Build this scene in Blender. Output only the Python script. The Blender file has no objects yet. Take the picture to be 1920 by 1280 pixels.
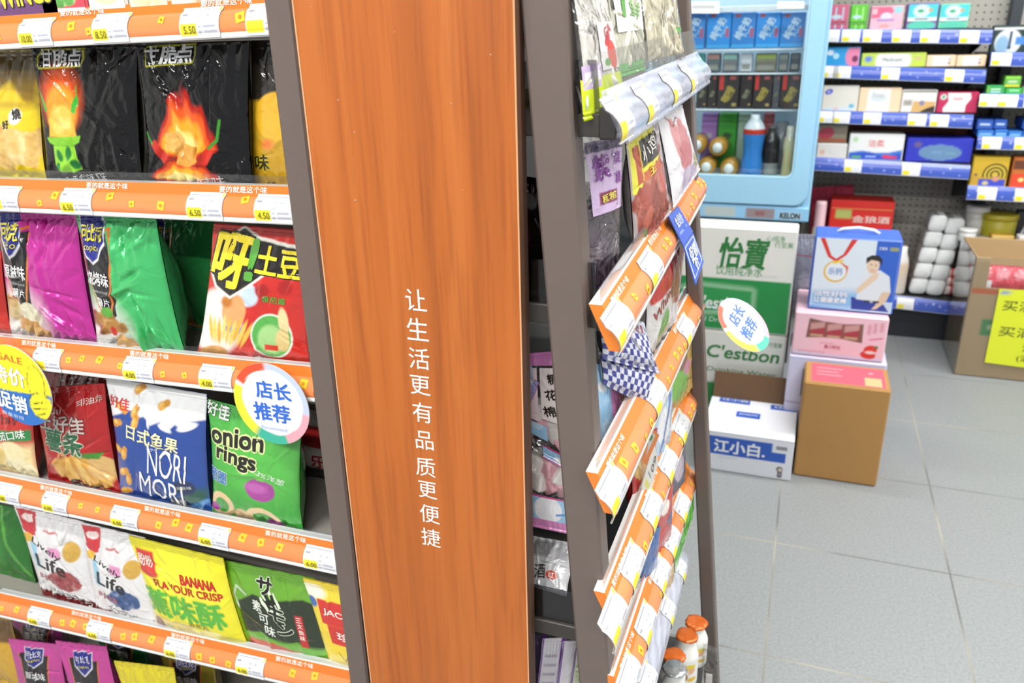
import bpy, bmesh, math, random
import numpy as np
from mathutils import Matrix, Vector

# ------------------------------------------------------------------ camera, world, lights, exposure
scene = bpy.context.scene
COL = scene.collection
IMG_W, IMG_H, FOCAL = 1920.0, 1280.0, 1482.0
CAM_H = 1.2
M = np.array([[0.93897802, 0.10361874, -0.32799913],
              [0.34309679, -0.35030916, 0.87153204],
              [-0.02459405, -0.93088488, -0.36448385]])     # rows: world X, Y, Z in camera axes (right, down, forward)
cd = bpy.data.cameras.new('camera')
cam = bpy.data.objects.new('camera', cd)
COL.objects.link(cam)
cd.sensor_width = 36.0
cd.lens = FOCAL / IMG_W * 36.0
cd.clip_start = 0.02
cd.dof.use_dof = True
cd.dof.focus_distance = 0.92
cd.dof.aperture_fstop = 7.0
mw = Matrix.Identity(4)
for r in range(3):
    mw[r][0] = M[r, 0]; mw[r][1] = -M[r, 1]; mw[r][2] = -M[r, 2]
mw[2][3] = CAM_H
cam.matrix_world = mw
scene.camera = cam

world = bpy.data.worlds.new('world')
scene.world = world
world.use_nodes = True
world.node_tree.nodes['Background'].inputs[0].default_value = (0.93, 0.97, 1.0, 1)
world.node_tree.nodes['Background'].inputs[1].default_value = 0.45
scene.view_settings.view_transform = 'Standard'
scene.view_settings.look = 'None'
scene.view_settings.gamma = 1.0
scene.view_settings.use_curve_mapping = False
scene.view_settings.exposure = 0.45

LAMPS = [(-0.9, -1.5, 52), (0.7, -1.7, 46), (-0.9, -0.35, 26), (0.9, 0.6, 26), (0.8, 2.0, 30), (-0.8, 2.4, 12), (1.9, 2.4, 26)]
LAMP_Z = 2.62
for lx, ly, lw in LAMPS:
    ld = bpy.data.lights.new('tube_light', 'AREA')
    ld.shape = 'RECTANGLE'; ld.size = 1.2; ld.size_y = 0.1
    ld.energy = lw; ld.color = (1.0, 0.985, 0.96)
    lo = bpy.data.objects.new('tube_light', ld)
    COL.objects.link(lo)
    lo.location = (lx, ly, LAMP_Z - 0.012)

# ------------------------------------------------------------------ projection of a pixel on a real plane of the shop
def ray(p):
    return M @ np.array([(p[0] - 960.0) / FOCAL, (p[1] - 640.0) / FOCAL, 1.0])
ORG = np.array([0, 0, CAM_H])
def at(px, py, Y):
    w = ray((px, py)); return ORG + w * (Y / w[1])
def atx(px, py, X):
    w = ray((px, py)); return ORG + w * (X / w[0])
def atz(px, py, Z):
    w = ray((px, py)); return ORG + w * ((Z - CAM_H) / w[2])

# ------------------------------------------------------------------ colours and materials
ALB = 0.82
def lin(h, k=None):
    h = h.lstrip('#')
    c = [int(h[i:i + 2], 16) / 255 for i in (0, 2, 4)]
    k = ALB if k is None else k
    return np.array([(x / 12.92 if x <= 0.04045 else ((x + 0.055) / 1.055) ** 2.4) * k for x in c])

MATS = {}
def nodes(name):
    m = bpy.data.materials.new(name); m.use_nodes = True
    return m, m.node_tree.nodes, m.node_tree.links, m.node_tree.nodes['Principled BSDF']

def printed(name, rough, metal=0.0, bump=0.0, bscale=60, coat=0.0, spec=0.5):
    m, N, L, P = nodes(name)
    a = N.new('ShaderNodeAttribute'); a.attribute_name = 'Col'
    L.new(a.outputs['Color'], P.inputs['Base Color'])
    P.inputs['Roughness'].default_value = rough
    P.inputs['Metallic'].default_value = metal
    P.inputs['Coat Weight'].default_value = coat
    P.inputs['Coat Roughness'].default_value = 0.08
    P.inputs['Specular IOR Level'].default_value = spec
    if bump > 0:
        t = N.new('ShaderNodeTexCoord'); n = N.new('ShaderNodeTexNoise'); b = N.new('ShaderNodeBump')
        n.inputs['Scale'].default_value = bscale; n.inputs['Detail'].default_value = 3; n.inputs['Distortion'].default_value = 0.8
        b.inputs['Strength'].default_value = bump; b.inputs['Distance'].default_value = 0.01
        L.new(t.outputs['Object'], n.inputs['Vector']); L.new(n.outputs['Fac'], b.inputs['Height'])
        L.new(b.outputs['Normal'], P.inputs['Normal'])
    MATS[name] = m
    return m
printed('film', 0.2, 0.0, 0.4, 30, 0.5)
printed('film_black', 0.12, 0.0, 0.55, 26, 0.0, 0.4)
printed('foil', 0.27, 0.25, 0.35, 30, 0.4)
printed('paper', 0.6)
printed('card', 0.45, 0, 0, 1, 0.1)
printed('gloss', 0.18)
printed('ink', 0.35)
printed('metal_paint', 0.4)
printed('kraft', 0.75, 0, 0.06, 150)

def plain(name, hexc, rough=0.5, metal=0.0, emit=0.0, k=None):
    m, N, L, P = nodes(name)
    c = lin(hexc, k)
    # a touch of procedural variation keeps the surface from being dead flat
    t = N.new('ShaderNodeTexCoord'); n = N.new('ShaderNodeTexNoise'); mx = N.new('ShaderNodeMix')
    mx.data_type = 'RGBA'
    n.inputs['Scale'].default_value = 90
    L.new(t.outputs['Object'], n.inputs['Vector'])
    L.new(n.outputs['Fac'], mx.inputs['Factor'])
    mx.inputs['A'].default_value = (*(c * 0.94), 1); mx.inputs['B'].default_value = (*np.minimum(c * 1.06, 1), 1)
    L.new(mx.outputs['Result'], P.inputs['Base Color'])
    P.inputs['Roughness'].default_value = rough
    P.inputs['Metallic'].default_value = metal
    if emit:
        P.inputs['Emission Color'].default_value = (1, 0.985, 0.96, 1)
        P.inputs['Emission Strength'].default_value = emit
    MATS[name] = m
    return m
plain('brown_steel', '6a5d57', 0.42, 0.0)
plain('dark_steel', '2e2b2a', 0.5)
plain('shelf_grey', '9a958d', 0.45)
plain('shelf_dark', '38332f', 0.5)
plain('white_vinyl', 'f4f4f2', 0.5, k=0.9)
plain('white_paint', 'efefec', 0.8)
plain('ceiling_white', 'f2f2f0', 0.9)
plain('lamp_diffuser', 'ffffff', 0.5, emit=9.0)
plain('fridge_blue', '9fd0ec', 0.35)
plain('fridge_trim', 'b9e2f2', 0.35)
plain('fridge_inside', 'dfeef2', 0.5)
plain('black_rubber', '1c1c1e', 0.6)
plain('wire_white', 'f0f4f6', 0.35)
plain('kraft_inner', '6d5136', 0.8)
plain('marsh_white', 'fbf6f2', 0.75, k=0.9)
plain('marsh_pink', 'f4b9c4', 0.75, k=0.9)
plain('orange_foil', 'e0702c', 0.25, 0.3)
plain('silver_foil', 'd6dadc', 0.22, 0.8)
plain('milk_white', 'f2f2ee', 0.35)
plain('roll_white', 'f3f3f1', 0.85)
plain('deep_steel', '3a4048', 0.45)
plain('shelf_black', '20242a', 0.5)
plain('grout', 'b0b0a8', 0.8)

def clear(name, tint=(1, 1, 1), gl=0.1, rough=0.06, bump=0.0, bs=40):
    m = bpy.data.materials.new(name); m.use_nodes = True
    N, L = m.node_tree.nodes, m.node_tree.links
    N.remove(N['Principled BSDF'])
    tr = N.new('ShaderNodeBsdfTransparent'); tr.inputs[0].default_value = (*tint, 1)
    g = N.new('ShaderNodeBsdfGlossy'); g.inputs['Roughness'].default_value = rough
    f = N.new('ShaderNodeLayerWeight'); f.inputs['Blend'].default_value = 0.5
    pw = N.new('ShaderNodeMath'); pw.operation = 'POWER'; pw.inputs[1].default_value = 4.0
    L.new(f.outputs['Facing'], pw.inputs[0])
    ad = N.new('ShaderNodeMath'); ad.operation = 'ADD'; ad.inputs[1].default_value = gl; ad.use_clamp = True
    mx = N.new('ShaderNodeMixShader')
    L.new(pw.outputs[0], ad.inputs[0]); L.new(ad.outputs[0], mx.inputs[0])
    L.new(tr.outputs[0], mx.inputs[1]); L.new(g.outputs[0], mx.inputs[2])
    L.new(mx.outputs[0], N['Material Output'].inputs[0])
    if bump:
        t = N.new('ShaderNodeTexCoord'); n = N.new('ShaderNodeTexNoise'); b = N.new('ShaderNodeBump')
        n.inputs['Scale'].default_value = bs; n.inputs['Detail'].default_value = 3; n.inputs['Distortion'].default_value = 1.0
        b.inputs['Strength'].default_value = bump; b.inputs['Distance'].default_value = 0.02
        L.new(t.outputs['Object'], n.inputs['Vector']); L.new(n.outputs['Fac'], b.inputs['Height'])
        L.new(b.outputs['Normal'], g.inputs['Normal']); L.new(b.outputs['Normal'], f.inputs['Normal'])
    MATS[name] = m
clear('clear_plastic', (0.93, 0.94, 0.95), 0.05, 0.08)
clear('clear_rail', (0.86, 0.88, 0.92), 0.10, 0.1)
def frosted():
    m = bpy.data.materials.new('frosted_rail'); m.use_nodes = True
    N, L = m.node_tree.nodes, m.node_tree.links
    P = N['Principled BSDF']; P.inputs['Base Color'].default_value = (*lin('dfe2f2', 0.9), 1); P.inputs['Roughness'].default_value = 0.15
    tr = N.new('ShaderNodeBsdfTransparent'); tr.inputs[0].default_value = (0.93, 0.94, 0.97, 1)
    w = N.new('ShaderNodeTexWave'); w.bands_direction = 'Z'; w.inputs['Scale'].default_value = 34; w.inputs['Distortion'].default_value = 3
    t = N.new('ShaderNodeTexCoord'); L.new(t.outputs['Object'], w.inputs['Vector'])
    mr = N.new('ShaderNodeMapRange'); mr.inputs['To Min'].default_value = 0.42; mr.inputs['To Max'].default_value = 0.6
    L.new(w.outputs['Fac'], mr.inputs['Value'])
    mx = N.new('ShaderNodeMixShader'); L.new(mr.outputs[0], mx.inputs[0]); L.new(tr.outputs[0], mx.inputs[1]); L.new(P.outputs[0], mx.inputs[2])
    L.new(mx.outputs[0], N['Material Output'].inputs[0]); MATS['frosted_rail'] = m
frosted()
clear('bag_film', (0.93, 0.93, 0.92), 0.10, 0.14, 0.8, 26)
clear('door_glass', (0.93, 0.97, 0.98), 0.03, 0.02)
clear('smoke_plastic', (0.55, 0.55, 0.57), 0.05, 0.1)

def wood_material():
    m, N, L, P = nodes('orange_wood')
    t = N.new('ShaderNodeTexCoord'); mp = N.new('ShaderNodeMapping')
    mp.inputs['Scale'].default_value = (1, 1, 0.035)
    L.new(t.outputs['Object'], mp.inputs['Vector'])
    n1 = N.new('ShaderNodeTexNoise'); n1.inputs['Scale'].default_value = 28; n1.inputs['Detail'].default_value = 5; n1.inputs['Distortion'].default_value = 0.6
    n2 = N.new('ShaderNodeTexNoise'); n2.inputs['Scale'].default_value = 210; n2.inputs['Detail'].default_value = 3
    L.new(mp.outputs[0], n1.inputs['Vector']); L.new(mp.outputs[0], n2.inputs['Vector'])
    r1 = N.new('ShaderNodeValToRGB')
    e = r1.color_ramp.elements
    e[0].position = 0.22; e[0].color = (*lin('9c501a'), 1)
    e[1].position = 0.82; e[1].color = (*lin('c87433'), 1)
    x = e.new(0.5); x.color = (*lin('b96322'), 1)
    L.new(n1.outputs['Fac'], r1.inputs[0])
    r2 = N.new('ShaderNodeValToRGB')
    r2.color_ramp.elements[0].position = 0.30; r2.color_ramp.elements[0].color = (0.78, 0.74, 0.70, 1)
    r2.color_ramp.elements[1].position = 0.50; r2.color_ramp.elements[1].color = (1, 1, 1, 1)
    L.new(n2.outputs['Fac'], r2.inputs[0])
    mx = N.new('ShaderNodeMix'); mx.data_type = 'RGBA'; mx.blend_type = 'MULTIPLY'; mx.inputs['Factor'].default_value = 0.8
    L.new(r1.outputs[0], mx.inputs['A']); L.new(r2.outputs[0], mx.inputs['B'])
    L.new(mx.outputs['Result'], P.inputs['Base Color'])
    P.inputs['Roughness'].default_value = 0.42
    MATS['orange_wood'] = m
wood_material()
plain('wood_edge', 'd98a52', 0.5)

def floor_material():
    m, N, L, P = nodes('floor_tiles')
    t = N.new('ShaderNodeTexCoord'); s = N.new('ShaderNodeSeparateXYZ')
    L.new(t.outputs['Object'], s.inputs[0])
    def line(out, off, step):
        a = N.new('ShaderNodeMath'); a.operation = 'SUBTRACT'; a.inputs[1].default_value = off; L.new(out, a.inputs[0])
        b = N.new('ShaderNodeMath'); b.operation = 'PINGPONG'; b.inputs[1].default_value = step / 2; L.new(a.outputs[0], b.inputs[0])
        c = N.new('ShaderNodeMath'); c.operation = 'LESS_THAN'; c.inputs[1].default_value = 0.0022; L.new(b.outputs[0], c.inputs[0])
        return c.outputs[0]
    lx = line(s.outputs['X'], 0.022, 0.388); ly = line(s.outputs['Y'], 1.362, 0.4035)
    mxm = N.new('ShaderNodeMath'); mxm.operation = 'MAXIMUM'; L.new(lx, mxm.inputs[0]); L.new(ly, mxm.inputs[1])
    n = N.new('ShaderNodeTexNoise'); n.inputs['Scale'].default_value = 160; n.inputs['Detail'].default_value = 4
    n3 = N.new('ShaderNodeTexNoise'); n3.inputs['Scale'].default_value = 2.2; n3.inputs['Detail'].default_value = 2
    L.new(t.outputs['Object'], n.inputs['Vector']); L.new(t.outputs['Object'], n3.inputs['Vector'])
    r = N.new('ShaderNodeValToRGB')
    r.color_ramp.elements[0].position = 0.3; r.color_ramp.elements[0].color = (*lin('878b8c'), 1)
    r.color_ramp.elements[1].position = 0.7; r.color_ramp.elements[1].color = (*lin('999d9e'), 1)
    L.new(n.outputs['Fac'], r.inputs[0])
    g = N.new('ShaderNodeValToRGB')
    g.color_ramp.elements[0].position = 0.42; g.color_ramp.elements[0].color = (*lin('6f7170'), 1)
    g.color_ramp.elements[1].position = 0.58; g.color_ramp.elements[1].color = (*lin('a8a496'), 1)
    L.new(n3.outputs['Fac'], g.inputs[0])
    mx = N.new('ShaderNodeMix'); mx.data_type = 'RGBA'
    L.new(mxm.outputs[0], mx.inputs['Factor']); L.new(r.outputs[0], mx.inputs['A']); L.new(g.outputs[0], mx.inputs['B'])
    L.new(mx.outputs['Result'], P.inputs['Base Color'])
    P.inputs['Roughness'].default_value = 0.5
    MATS['floor_tiles'] = m
floor_material()

def peg_material():
    m, N, L, P = nodes('pegboard')
    t = N.new('ShaderNodeTexCoord'); s = N.new('ShaderNodeSeparateXYZ')
    L.new(t.outputs['Object'], s.inputs[0])
    def cell(out):
        b = N.new('ShaderNodeMath'); b.operation = 'PINGPONG'; b.inputs[1].default_value = 0.0125; L.new(out, b.inputs[0])
        p = N.new('ShaderNodeMath'); p.operation = 'POWER'; p.inputs[1].default_value = 2; L.new(b.outputs[0], p.inputs[0])
        return p.outputs[0]
    a = N.new('ShaderNodeMath'); a.operation = 'ADD'; L.new(cell(s.outputs['X']), a.inputs[0]); L.new(cell(s.outputs['Z']), a.inputs[1])
    c = N.new('ShaderNodeMath'); c.operation = 'LESS_THAN'; c.inputs[1].default_value = 0.0034 ** 2; L.new(a.outputs[0], c.inputs[0])
    mx = N.new('ShaderNodeMix'); mx.data_type = 'RGBA'
    L.new(c.outputs[0], mx.inputs['Factor'])
    mx.inputs['A'].default_value = (*lin('b3b1a8'), 1); mx.inputs['B'].default_value = (*lin('3a3936'), 1)
    L.new(mx.outputs['Result'], P.inputs['Base Color'])
    P.inputs['Roughness'].default_value = 0.55
    MATS['pegboard'] = m
peg_material()

# ------------------------------------------------------------------ mesh builder
class MB:
    def __init__(s):
        s.V = []; s.F = []; s.C = []; s.MI = []; s.SM = []; s.n = 0
    def add(s, V, F, C, mi=0, smooth=False):
        V = np.asarray(V, float)
        C = np.asarray(C, float)
        if C.ndim == 1: C = np.tile(C[:3], (len(V), 1))
        s.V.append(V); s.C.append(C[:, :3])
        for f in F:
            s.F.append([i + s.n for i in f])
        s.MI += [mi] * len(F); s.SM += [smooth] * len(F)
        s.n += len(V)
    def grid(s, P, C, mi=0, smooth=True, flip=False):
        n, m = P.shape[:2]
        if np.ndim(C) == 1: C = np.tile(C, (n, m, 1))
        i, j = np.meshgrid(np.arange(n - 1), np.arange(m - 1), indexing='ij')
        a = (i * m + j).ravel(); q = np.stack([a, a + 1, a + m + 1, a + m], 1)
        if flip: q = q[:, ::-1]
        s.add(P.reshape(-1, 3), q.tolist(), C.reshape(-1, 3), mi, smooth)
    def box(s, x0, x1, y0, y1, z0, z1, c, b=0.0, mi=0):
        s.hexa([(x0, y0, z0), (x1, y0, z0), (x1, y1, z0), (x0, y1, z0), (x0, y0, z1), (x1, y0, z1), (x1, y1, z1), (x0, y1, z1)], c, b, mi)
    def hexa(s, P, c, b=0.0, mi=0):
        P = [np.array(p, float) for p in P]
        if b <= 0:
            s.add(P, [[0, 3, 2, 1], [4, 5, 6, 7], [0, 1, 5, 4], [1, 2, 6, 5], [2, 3, 7, 6], [3, 0, 4, 7]], c, mi)
            return
        nb = {0: (1, 3, 4), 1: (0, 2, 5), 2: (3, 1, 6), 3: (2, 0, 7), 4: (5, 7, 0), 5: (4, 6, 1), 6: (7, 5, 2), 7: (6, 4, 3)}
        bm = bmesh.new()
        for i in range(8):
            d = []
            for k in nb[i]:
                e = P[k] - P[i]; l = np.linalg.norm(e)
                d.append(e / l * min(b, l * 0.45))
            for a, q in ((0, 1), (0, 2), (1, 2)):
                bm.verts.new(P[i] + d[a] + d[q])
        r = bmesh.ops.convex_hull(bm, input=bm.verts)
        bmesh.ops.dissolve_limit(bm, angle_limit=0.02, verts=bm.verts, edges=bm.edges)
        bm.verts.index_update()
        s.add([v.co[:] for v in bm.verts], [[v.index for v in f.verts] for f in bm.faces], c, mi)
        bm.free()
    def tube(s, pts, r, c, mi=0, seg=8):
        pts = [np.array(p, float) for p in pts]
        rings = []
        for i, p in enumerate(pts):
            d = pts[min(i + 1, len(pts) - 1)] - pts[max(i - 1, 0)]
            d /= np.linalg.norm(d)
            u = np.cross(d, (0.31, 0.2, 0.93)); u /= np.linalg.norm(u); w = np.cross(d, u)
            rings.append([p + r * (math.cos(a) * u + math.sin(a) * w) for a in np.linspace(0, 2 * math.pi, seg, endpoint=False)])
        V = [v for q in rings for v in q]; F = []
        for i in range(len(pts) - 1):
            for k in range(seg):
                F.append([i * seg + k, i * seg + (k + 1) % seg, (i + 1) * seg + (k + 1) % seg, (i + 1) * seg + k])
        F.append(list(range(seg))[::-1]); F.append([(len(pts) - 1) * seg + k for k in range(seg)])
        s.add(V, F, c, mi, True)
    def lathe(s, prof, base, axis=(0, 0, 1), c=None, cols=None, seg=24, mi=0):
        base = np.array(base, float); a = np.array(axis, float); a /= np.linalg.norm(a)
        u = np.cross(a, (0.0, 1.0, 0.02)) if abs(a[1]) < 0.9 else np.cross(a, (0, 0, 1.0))
        u /= np.linalg.norm(u); w = np.cross(a, u)
        V = []; CC = []; F = []
        for k, (r, z) in enumerate(prof):
            for t in np.linspace(0, 2 * math.pi, seg, endpoint=False):
                V.append(base + a * z + max(r, 1e-5) * (math.cos(t) * u + math.sin(t) * w))
                CC.append(cols[k] if cols else c)
        for k in range(len(prof) - 1):
            for q in range(seg):
                F.append([k * seg + q, k * seg + (q + 1) % seg, (k + 1) * seg + (q + 1) % seg, (k + 1) * seg + q])
        F.append(list(range(seg))[::-1]); F.append([(len(prof) - 1) * seg + q for q in range(seg)])
        s.add(V, F, np.array(CC), mi, True)
    def build(s, name, mats, parent=None, org=None):
        V = np.concatenate(s.V); C = np.concatenate(s.C)
        if parent is not None:
            o0 = np.array(parent['_loc'])
        elif org is None:
            o0 = np.array([(V[:, 0].min() + V[:, 0].max()) / 2, (V[:, 1].min() + V[:, 1].max()) / 2, V[:, 2].min()])
        else:
            o0 = np.array(org, float)
        me = bpy.data.meshes.new(name)
        nf = len(s.F)
        tot = np.array([len(f) for f in s.F], dtype=np.int32)
        loops = np.concatenate([np.asarray(f, dtype=np.int32) for f in s.F])
        me.vertices.add(len(V)); me.loops.add(len(loops)); me.polygons.add(nf)
        me.vertices.foreach_set('co', (V - o0).astype(np.float32).ravel())
        me.loops.foreach_set('vertex_index', loops)
        st = np.zeros(nf, dtype=np.int32); st[1:] = np.cumsum(tot)[:-1]
        me.polygons.foreach_set('loop_start', st)
        me.polygons.foreach_set('material_index', np.array(s.MI, dtype=np.int32))
        me.polygons.foreach_set('use_smooth', np.array(s.SM, dtype=bool))
        at_ = me.color_attributes.new('Col', 'FLOAT_COLOR', 'POINT')
        rgba = np.ones((len(V), 4), dtype=np.float32); rgba[:, :3] = C
        at_.data.foreach_set('color', rgba.ravel())
        me.update(calc_edges=True); me.validate()
        for m in (mats if isinstance(mats, (list, tuple)) else [mats]):
            me.materials.append(MATS[m])
        o = bpy.data.objects.new(name, me)
        COL.objects.link(o)
        if parent is not None:
            o.parent = parent
        else:
            o.location = o0
        o['_loc'] = [float(x) for x in o0]
        return o

def tag(o, label, cat, group=None):
    o['label'] = label; o['category'] = cat
    if group: o['group'] = group
    return o
def empty(name, loc, label=None, cat=None, group=None):
    o = bpy.data.objects.new(name, None); COL.objects.link(o)
    o.empty_display_size = 0.05
    o.location = loc; o['_loc'] = [float(x) for x in loc]
    if label: tag(o, label, cat, group)
    return o
def struct(o):
    o['kind'] = 'structure'; return o
def dup(o, dloc, label, group=None, rotz=0):
    r = o.copy(); COL.objects.link(r)
    r.location = [a + b for a, b in zip(o.location, dloc)]
    r.rotation_euler = (0, 0, rotz)
    r['label'] = label
    if group: r['group'] = group
    for ch in list(o.children):
        c = ch.copy(); COL.objects.link(c); c.parent = r
        for g in list(ch.children):
            d = g.copy(); COL.objects.link(d); d.parent = c
    return r

# ------------------------------------------------------------------ 2-D print: painted grids and text
def vnoise(x, y, seed=0):
    xi = np.floor(x).astype(int); yi = np.floor(y).astype(int); fx = x - xi; fy = y - yi
    fx = fx * fx * (3 - 2 * fx); fy = fy * fy * (3 - 2 * fy)
    def h(a, b):
        v = np.sin(a * 127.1 + b * 311.7 + seed * 74.7) * 43758.5453
        return v - np.floor(v)
    return (h(xi, yi) * (1 - fx) + h(xi + 1, yi) * fx) * (1 - fy) + (h(xi, yi + 1) * (1 - fx) + h(xi + 1, yi + 1) * fx) * fy
def seg_dist(x, y, a, b):
    vx, vy = b[0] - a[0], b[1] - a[1]
    t = np.clip(((x - a[0]) * vx + (y - a[1]) * vy) / (vx * vx + vy * vy + 1e-12), 0, 1)
    return np.hypot(x - a[0] - t * vx, y - a[1] - t * vy)
def poly_sd(x, y, pts):
    d = np.full(x.shape, 1e9); ins = np.zeros(x.shape, bool)
    for k in range(len(pts)):
        a, b = pts[k], pts[(k + 1) % len(pts)]
        d = np.minimum(d, seg_dist(x, y, a, b))
        cond = (a[1] > y) != (b[1] > y)
        with np.errstate(divide='ignore', invalid='ignore'):
            xc = (b[0] - a[0]) * (y - a[1]) / (b[1] - a[1] + 1e-15) + a[0]
        ins ^= cond & (x < xc)
    return np.where(ins, -d, d)
def paint(x, y, asp, ops, bg):
    """x, y in 0..1 over the printed face; asp = height / width; sizes in widths."""
    C = np.tile(lin(bg), x.shape + (1,))
    Y = y * asp
    for op in ops:
        k = op[0]
        if k == 't': continue
        if k == 'el':                    # el, cx, cy, rx, ry, colour, [rot], [soft]
            cx, cy, rx, ry = op[1:5]; rot = math.radians(op[6] if len(op) > 6 else 0); so = op[7] if len(op) > 7 else 0.012
            dx, dy = x - cx, Y - cy * asp
            a = dx * math.cos(rot) + dy * math.sin(rot); b = -dx * math.sin(rot) + dy * math.cos(rot)
            d = (np.sqrt((a / rx) ** 2 + (b / ry) ** 2) - 1) * min(rx, ry)
        elif k == 'po':                  # po, points, colour, [soft]
            so = op[3] if len(op) > 3 else 0.01
            d = poly_sd(x, Y, [(p[0], p[1] * asp) for p in op[1]])
        elif k == 'li':                  # li, points, width, colour, [soft]
            so = op[4] if len(op) > 4 else 0.008
            d = np.full(x.shape, 1e9)
            P = [(p[0], p[1] * asp) for p in op[1]]
            for a, b in zip(P[:-1], P[1:]): d = np.minimum(d, seg_dist(x, Y, a, b))
            d = d - op[2] / 2
        elif k == 'gr':                  # gr, y0, y1, colour : vertical blend of ink, printed on the pack
            m = np.clip((y - op[1]) / (op[2] - op[1]), 0, 1)
            m = m * m * (3 - 2 * m)
            C = C * (1 - m[..., None]) + lin(op[3]) * m[..., None]; continue
        elif k == 'nz':                  # nz, cx, cy, rx, ry, (c1, c2, c3), freq, [seed] : mottled food picture
            cx, cy, rx, ry = op[1:5]; sd = op[7] if len(op) > 7 else 1
            n = vnoise(x * op[6], Y * op[6], sd); n2 = vnoise(x * op[6] * 2.3 + 7, Y * op[6] * 2.3, sd + 3)
            d = (np.sqrt(((x - cx) / rx) ** 2 + ((Y - cy * asp) / ry) ** 2) - 1) * min(rx, ry) + (n - 0.5) * min(rx, ry) * 0.5
            m = np.clip(0.5 - d / 0.02, 0, 1)[..., None]
            q = np.clip(0.65 * n + 0.35 * n2, 0, 1)
            cs = [lin(c) for c in op[5]]
            w0 = np.clip(1 - q / 0.45, 0, 1)[..., None]; w2 = np.clip((q - 0.55) / 0.3, 0, 1)[..., None]
            cc = cs[1] * (1 - w0 - w2) + cs[0] * w0 + cs[2] * w2
            C = C * (1 - m) + cc * m; continue
        elif k == 'fl':                  # fl, cx, base, half width, height : flames
            cx, cy, hw, hh = op[1:5]
            u = (x - cx) / hw; v = (Y - cy * asp) / hh
            n = vnoise(u * 3.2 + 5, v * 1.6, 3); n2 = vnoise(u * 6 + 2, v * 2.5, 9)
            f = 1.15 - np.abs(u) ** 1.6 * 0.9 - np.clip(v, 0, 2) * (0.55 + 0.9 * n) - 0.25 * n2 - np.clip(-v * 4, 0, 2)
            for lo, hexc in ((0.0, 'a81c0c'), (0.18, 'e8581a'), (0.36, 'f9a526'), (0.58, 'fde88a')):
                m = np.clip((f - lo) / 0.12, 0, 1)[..., None]; C = C * (1 - m) + lin(hexc) * m
            continue
        elif k == 'chk':                 # chk, x0,y0,x1,y1, n, colour
            x0, y0, x1, y1, n, cc = op[1:7]
            m = ((x >= x0) & (x <= x1) & (y >= y0) & (y <= y1) & ((np.floor(x * n) + np.floor(Y * n)) % 2 == 0)).astype(float)[..., None]
            C = C * (1 - m) + lin(cc) * m; continue
        col = op[5] if k == 'el' else op[2] if k == 'po' else op[3]
        m = np.clip(0.5 - d / so, 0, 1)[..., None]
        C = C * (1 - m) + lin(col) * m
    return C
def R(x0, y0, x1, y1, c, s=0.006):
    return ('po', [(x0, y0), (x1, y0), (x1, y1), (x0, y1)], c, s)

_TX = {}
def text_mesh(body, bold):
    key = (body, round(bold, 3))
    if key in _TX: return _TX[key]
    cu = bpy.data.curves.new('lettering', 'FONT')
    cu.body = body; cu.size = 1.0; cu.offset = bold; cu.resolution_u = 3; cu.fill_mode = 'FRONT'
    o = bpy.data.objects.new('lettering', cu); COL.objects.link(o)
    dg = bpy.context.evaluated_depsgraph_get()
    me = bpy.data.meshes.new_from_object(o.evaluated_get(dg))
    V = np.array([v.co[:2] for v in me.vertices]) if len(me.vertices) else np.zeros((3, 2))
    F = [list(p.vertices) for p in me.polygons]
    bpy.data.objects.remove(o); bpy.data.curves.remove(cu); bpy.data.meshes.remove(me)
    _TX[key] = (V, F)
    return _TX[key]
def cut(V, F, step):
    """Cut a flat mesh along a grid so that it can follow a curved surface."""
    bm = bmesh.new()
    vs = [bm.verts.new((p[0], p[1], 0)) for p in V]
    for f in F:
        try: bm.faces.new([vs[i] for i in f])
        except ValueError: pass
    lo = V.min(0); hi = V.max(0)
    for ax in (0, 1):
        for t in np.arange(lo[ax] + step, hi[ax], step):
            co = [0, 0, 0]; no = [0, 0, 0]; co[ax] = t; no[ax] = 1
            bmesh.ops.bisect_plane(bm, geom=bm.verts[:] + bm.edges[:] + bm.faces[:], plane_co=co, plane_no=no)
    bm.verts.index_update()
    V2 = np.array([v.co[:2] for v in bm.verts]); F2 = [[v.index for v in f.verts] for f in bm.faces]
    bm.free()
    return V2, F2
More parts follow.
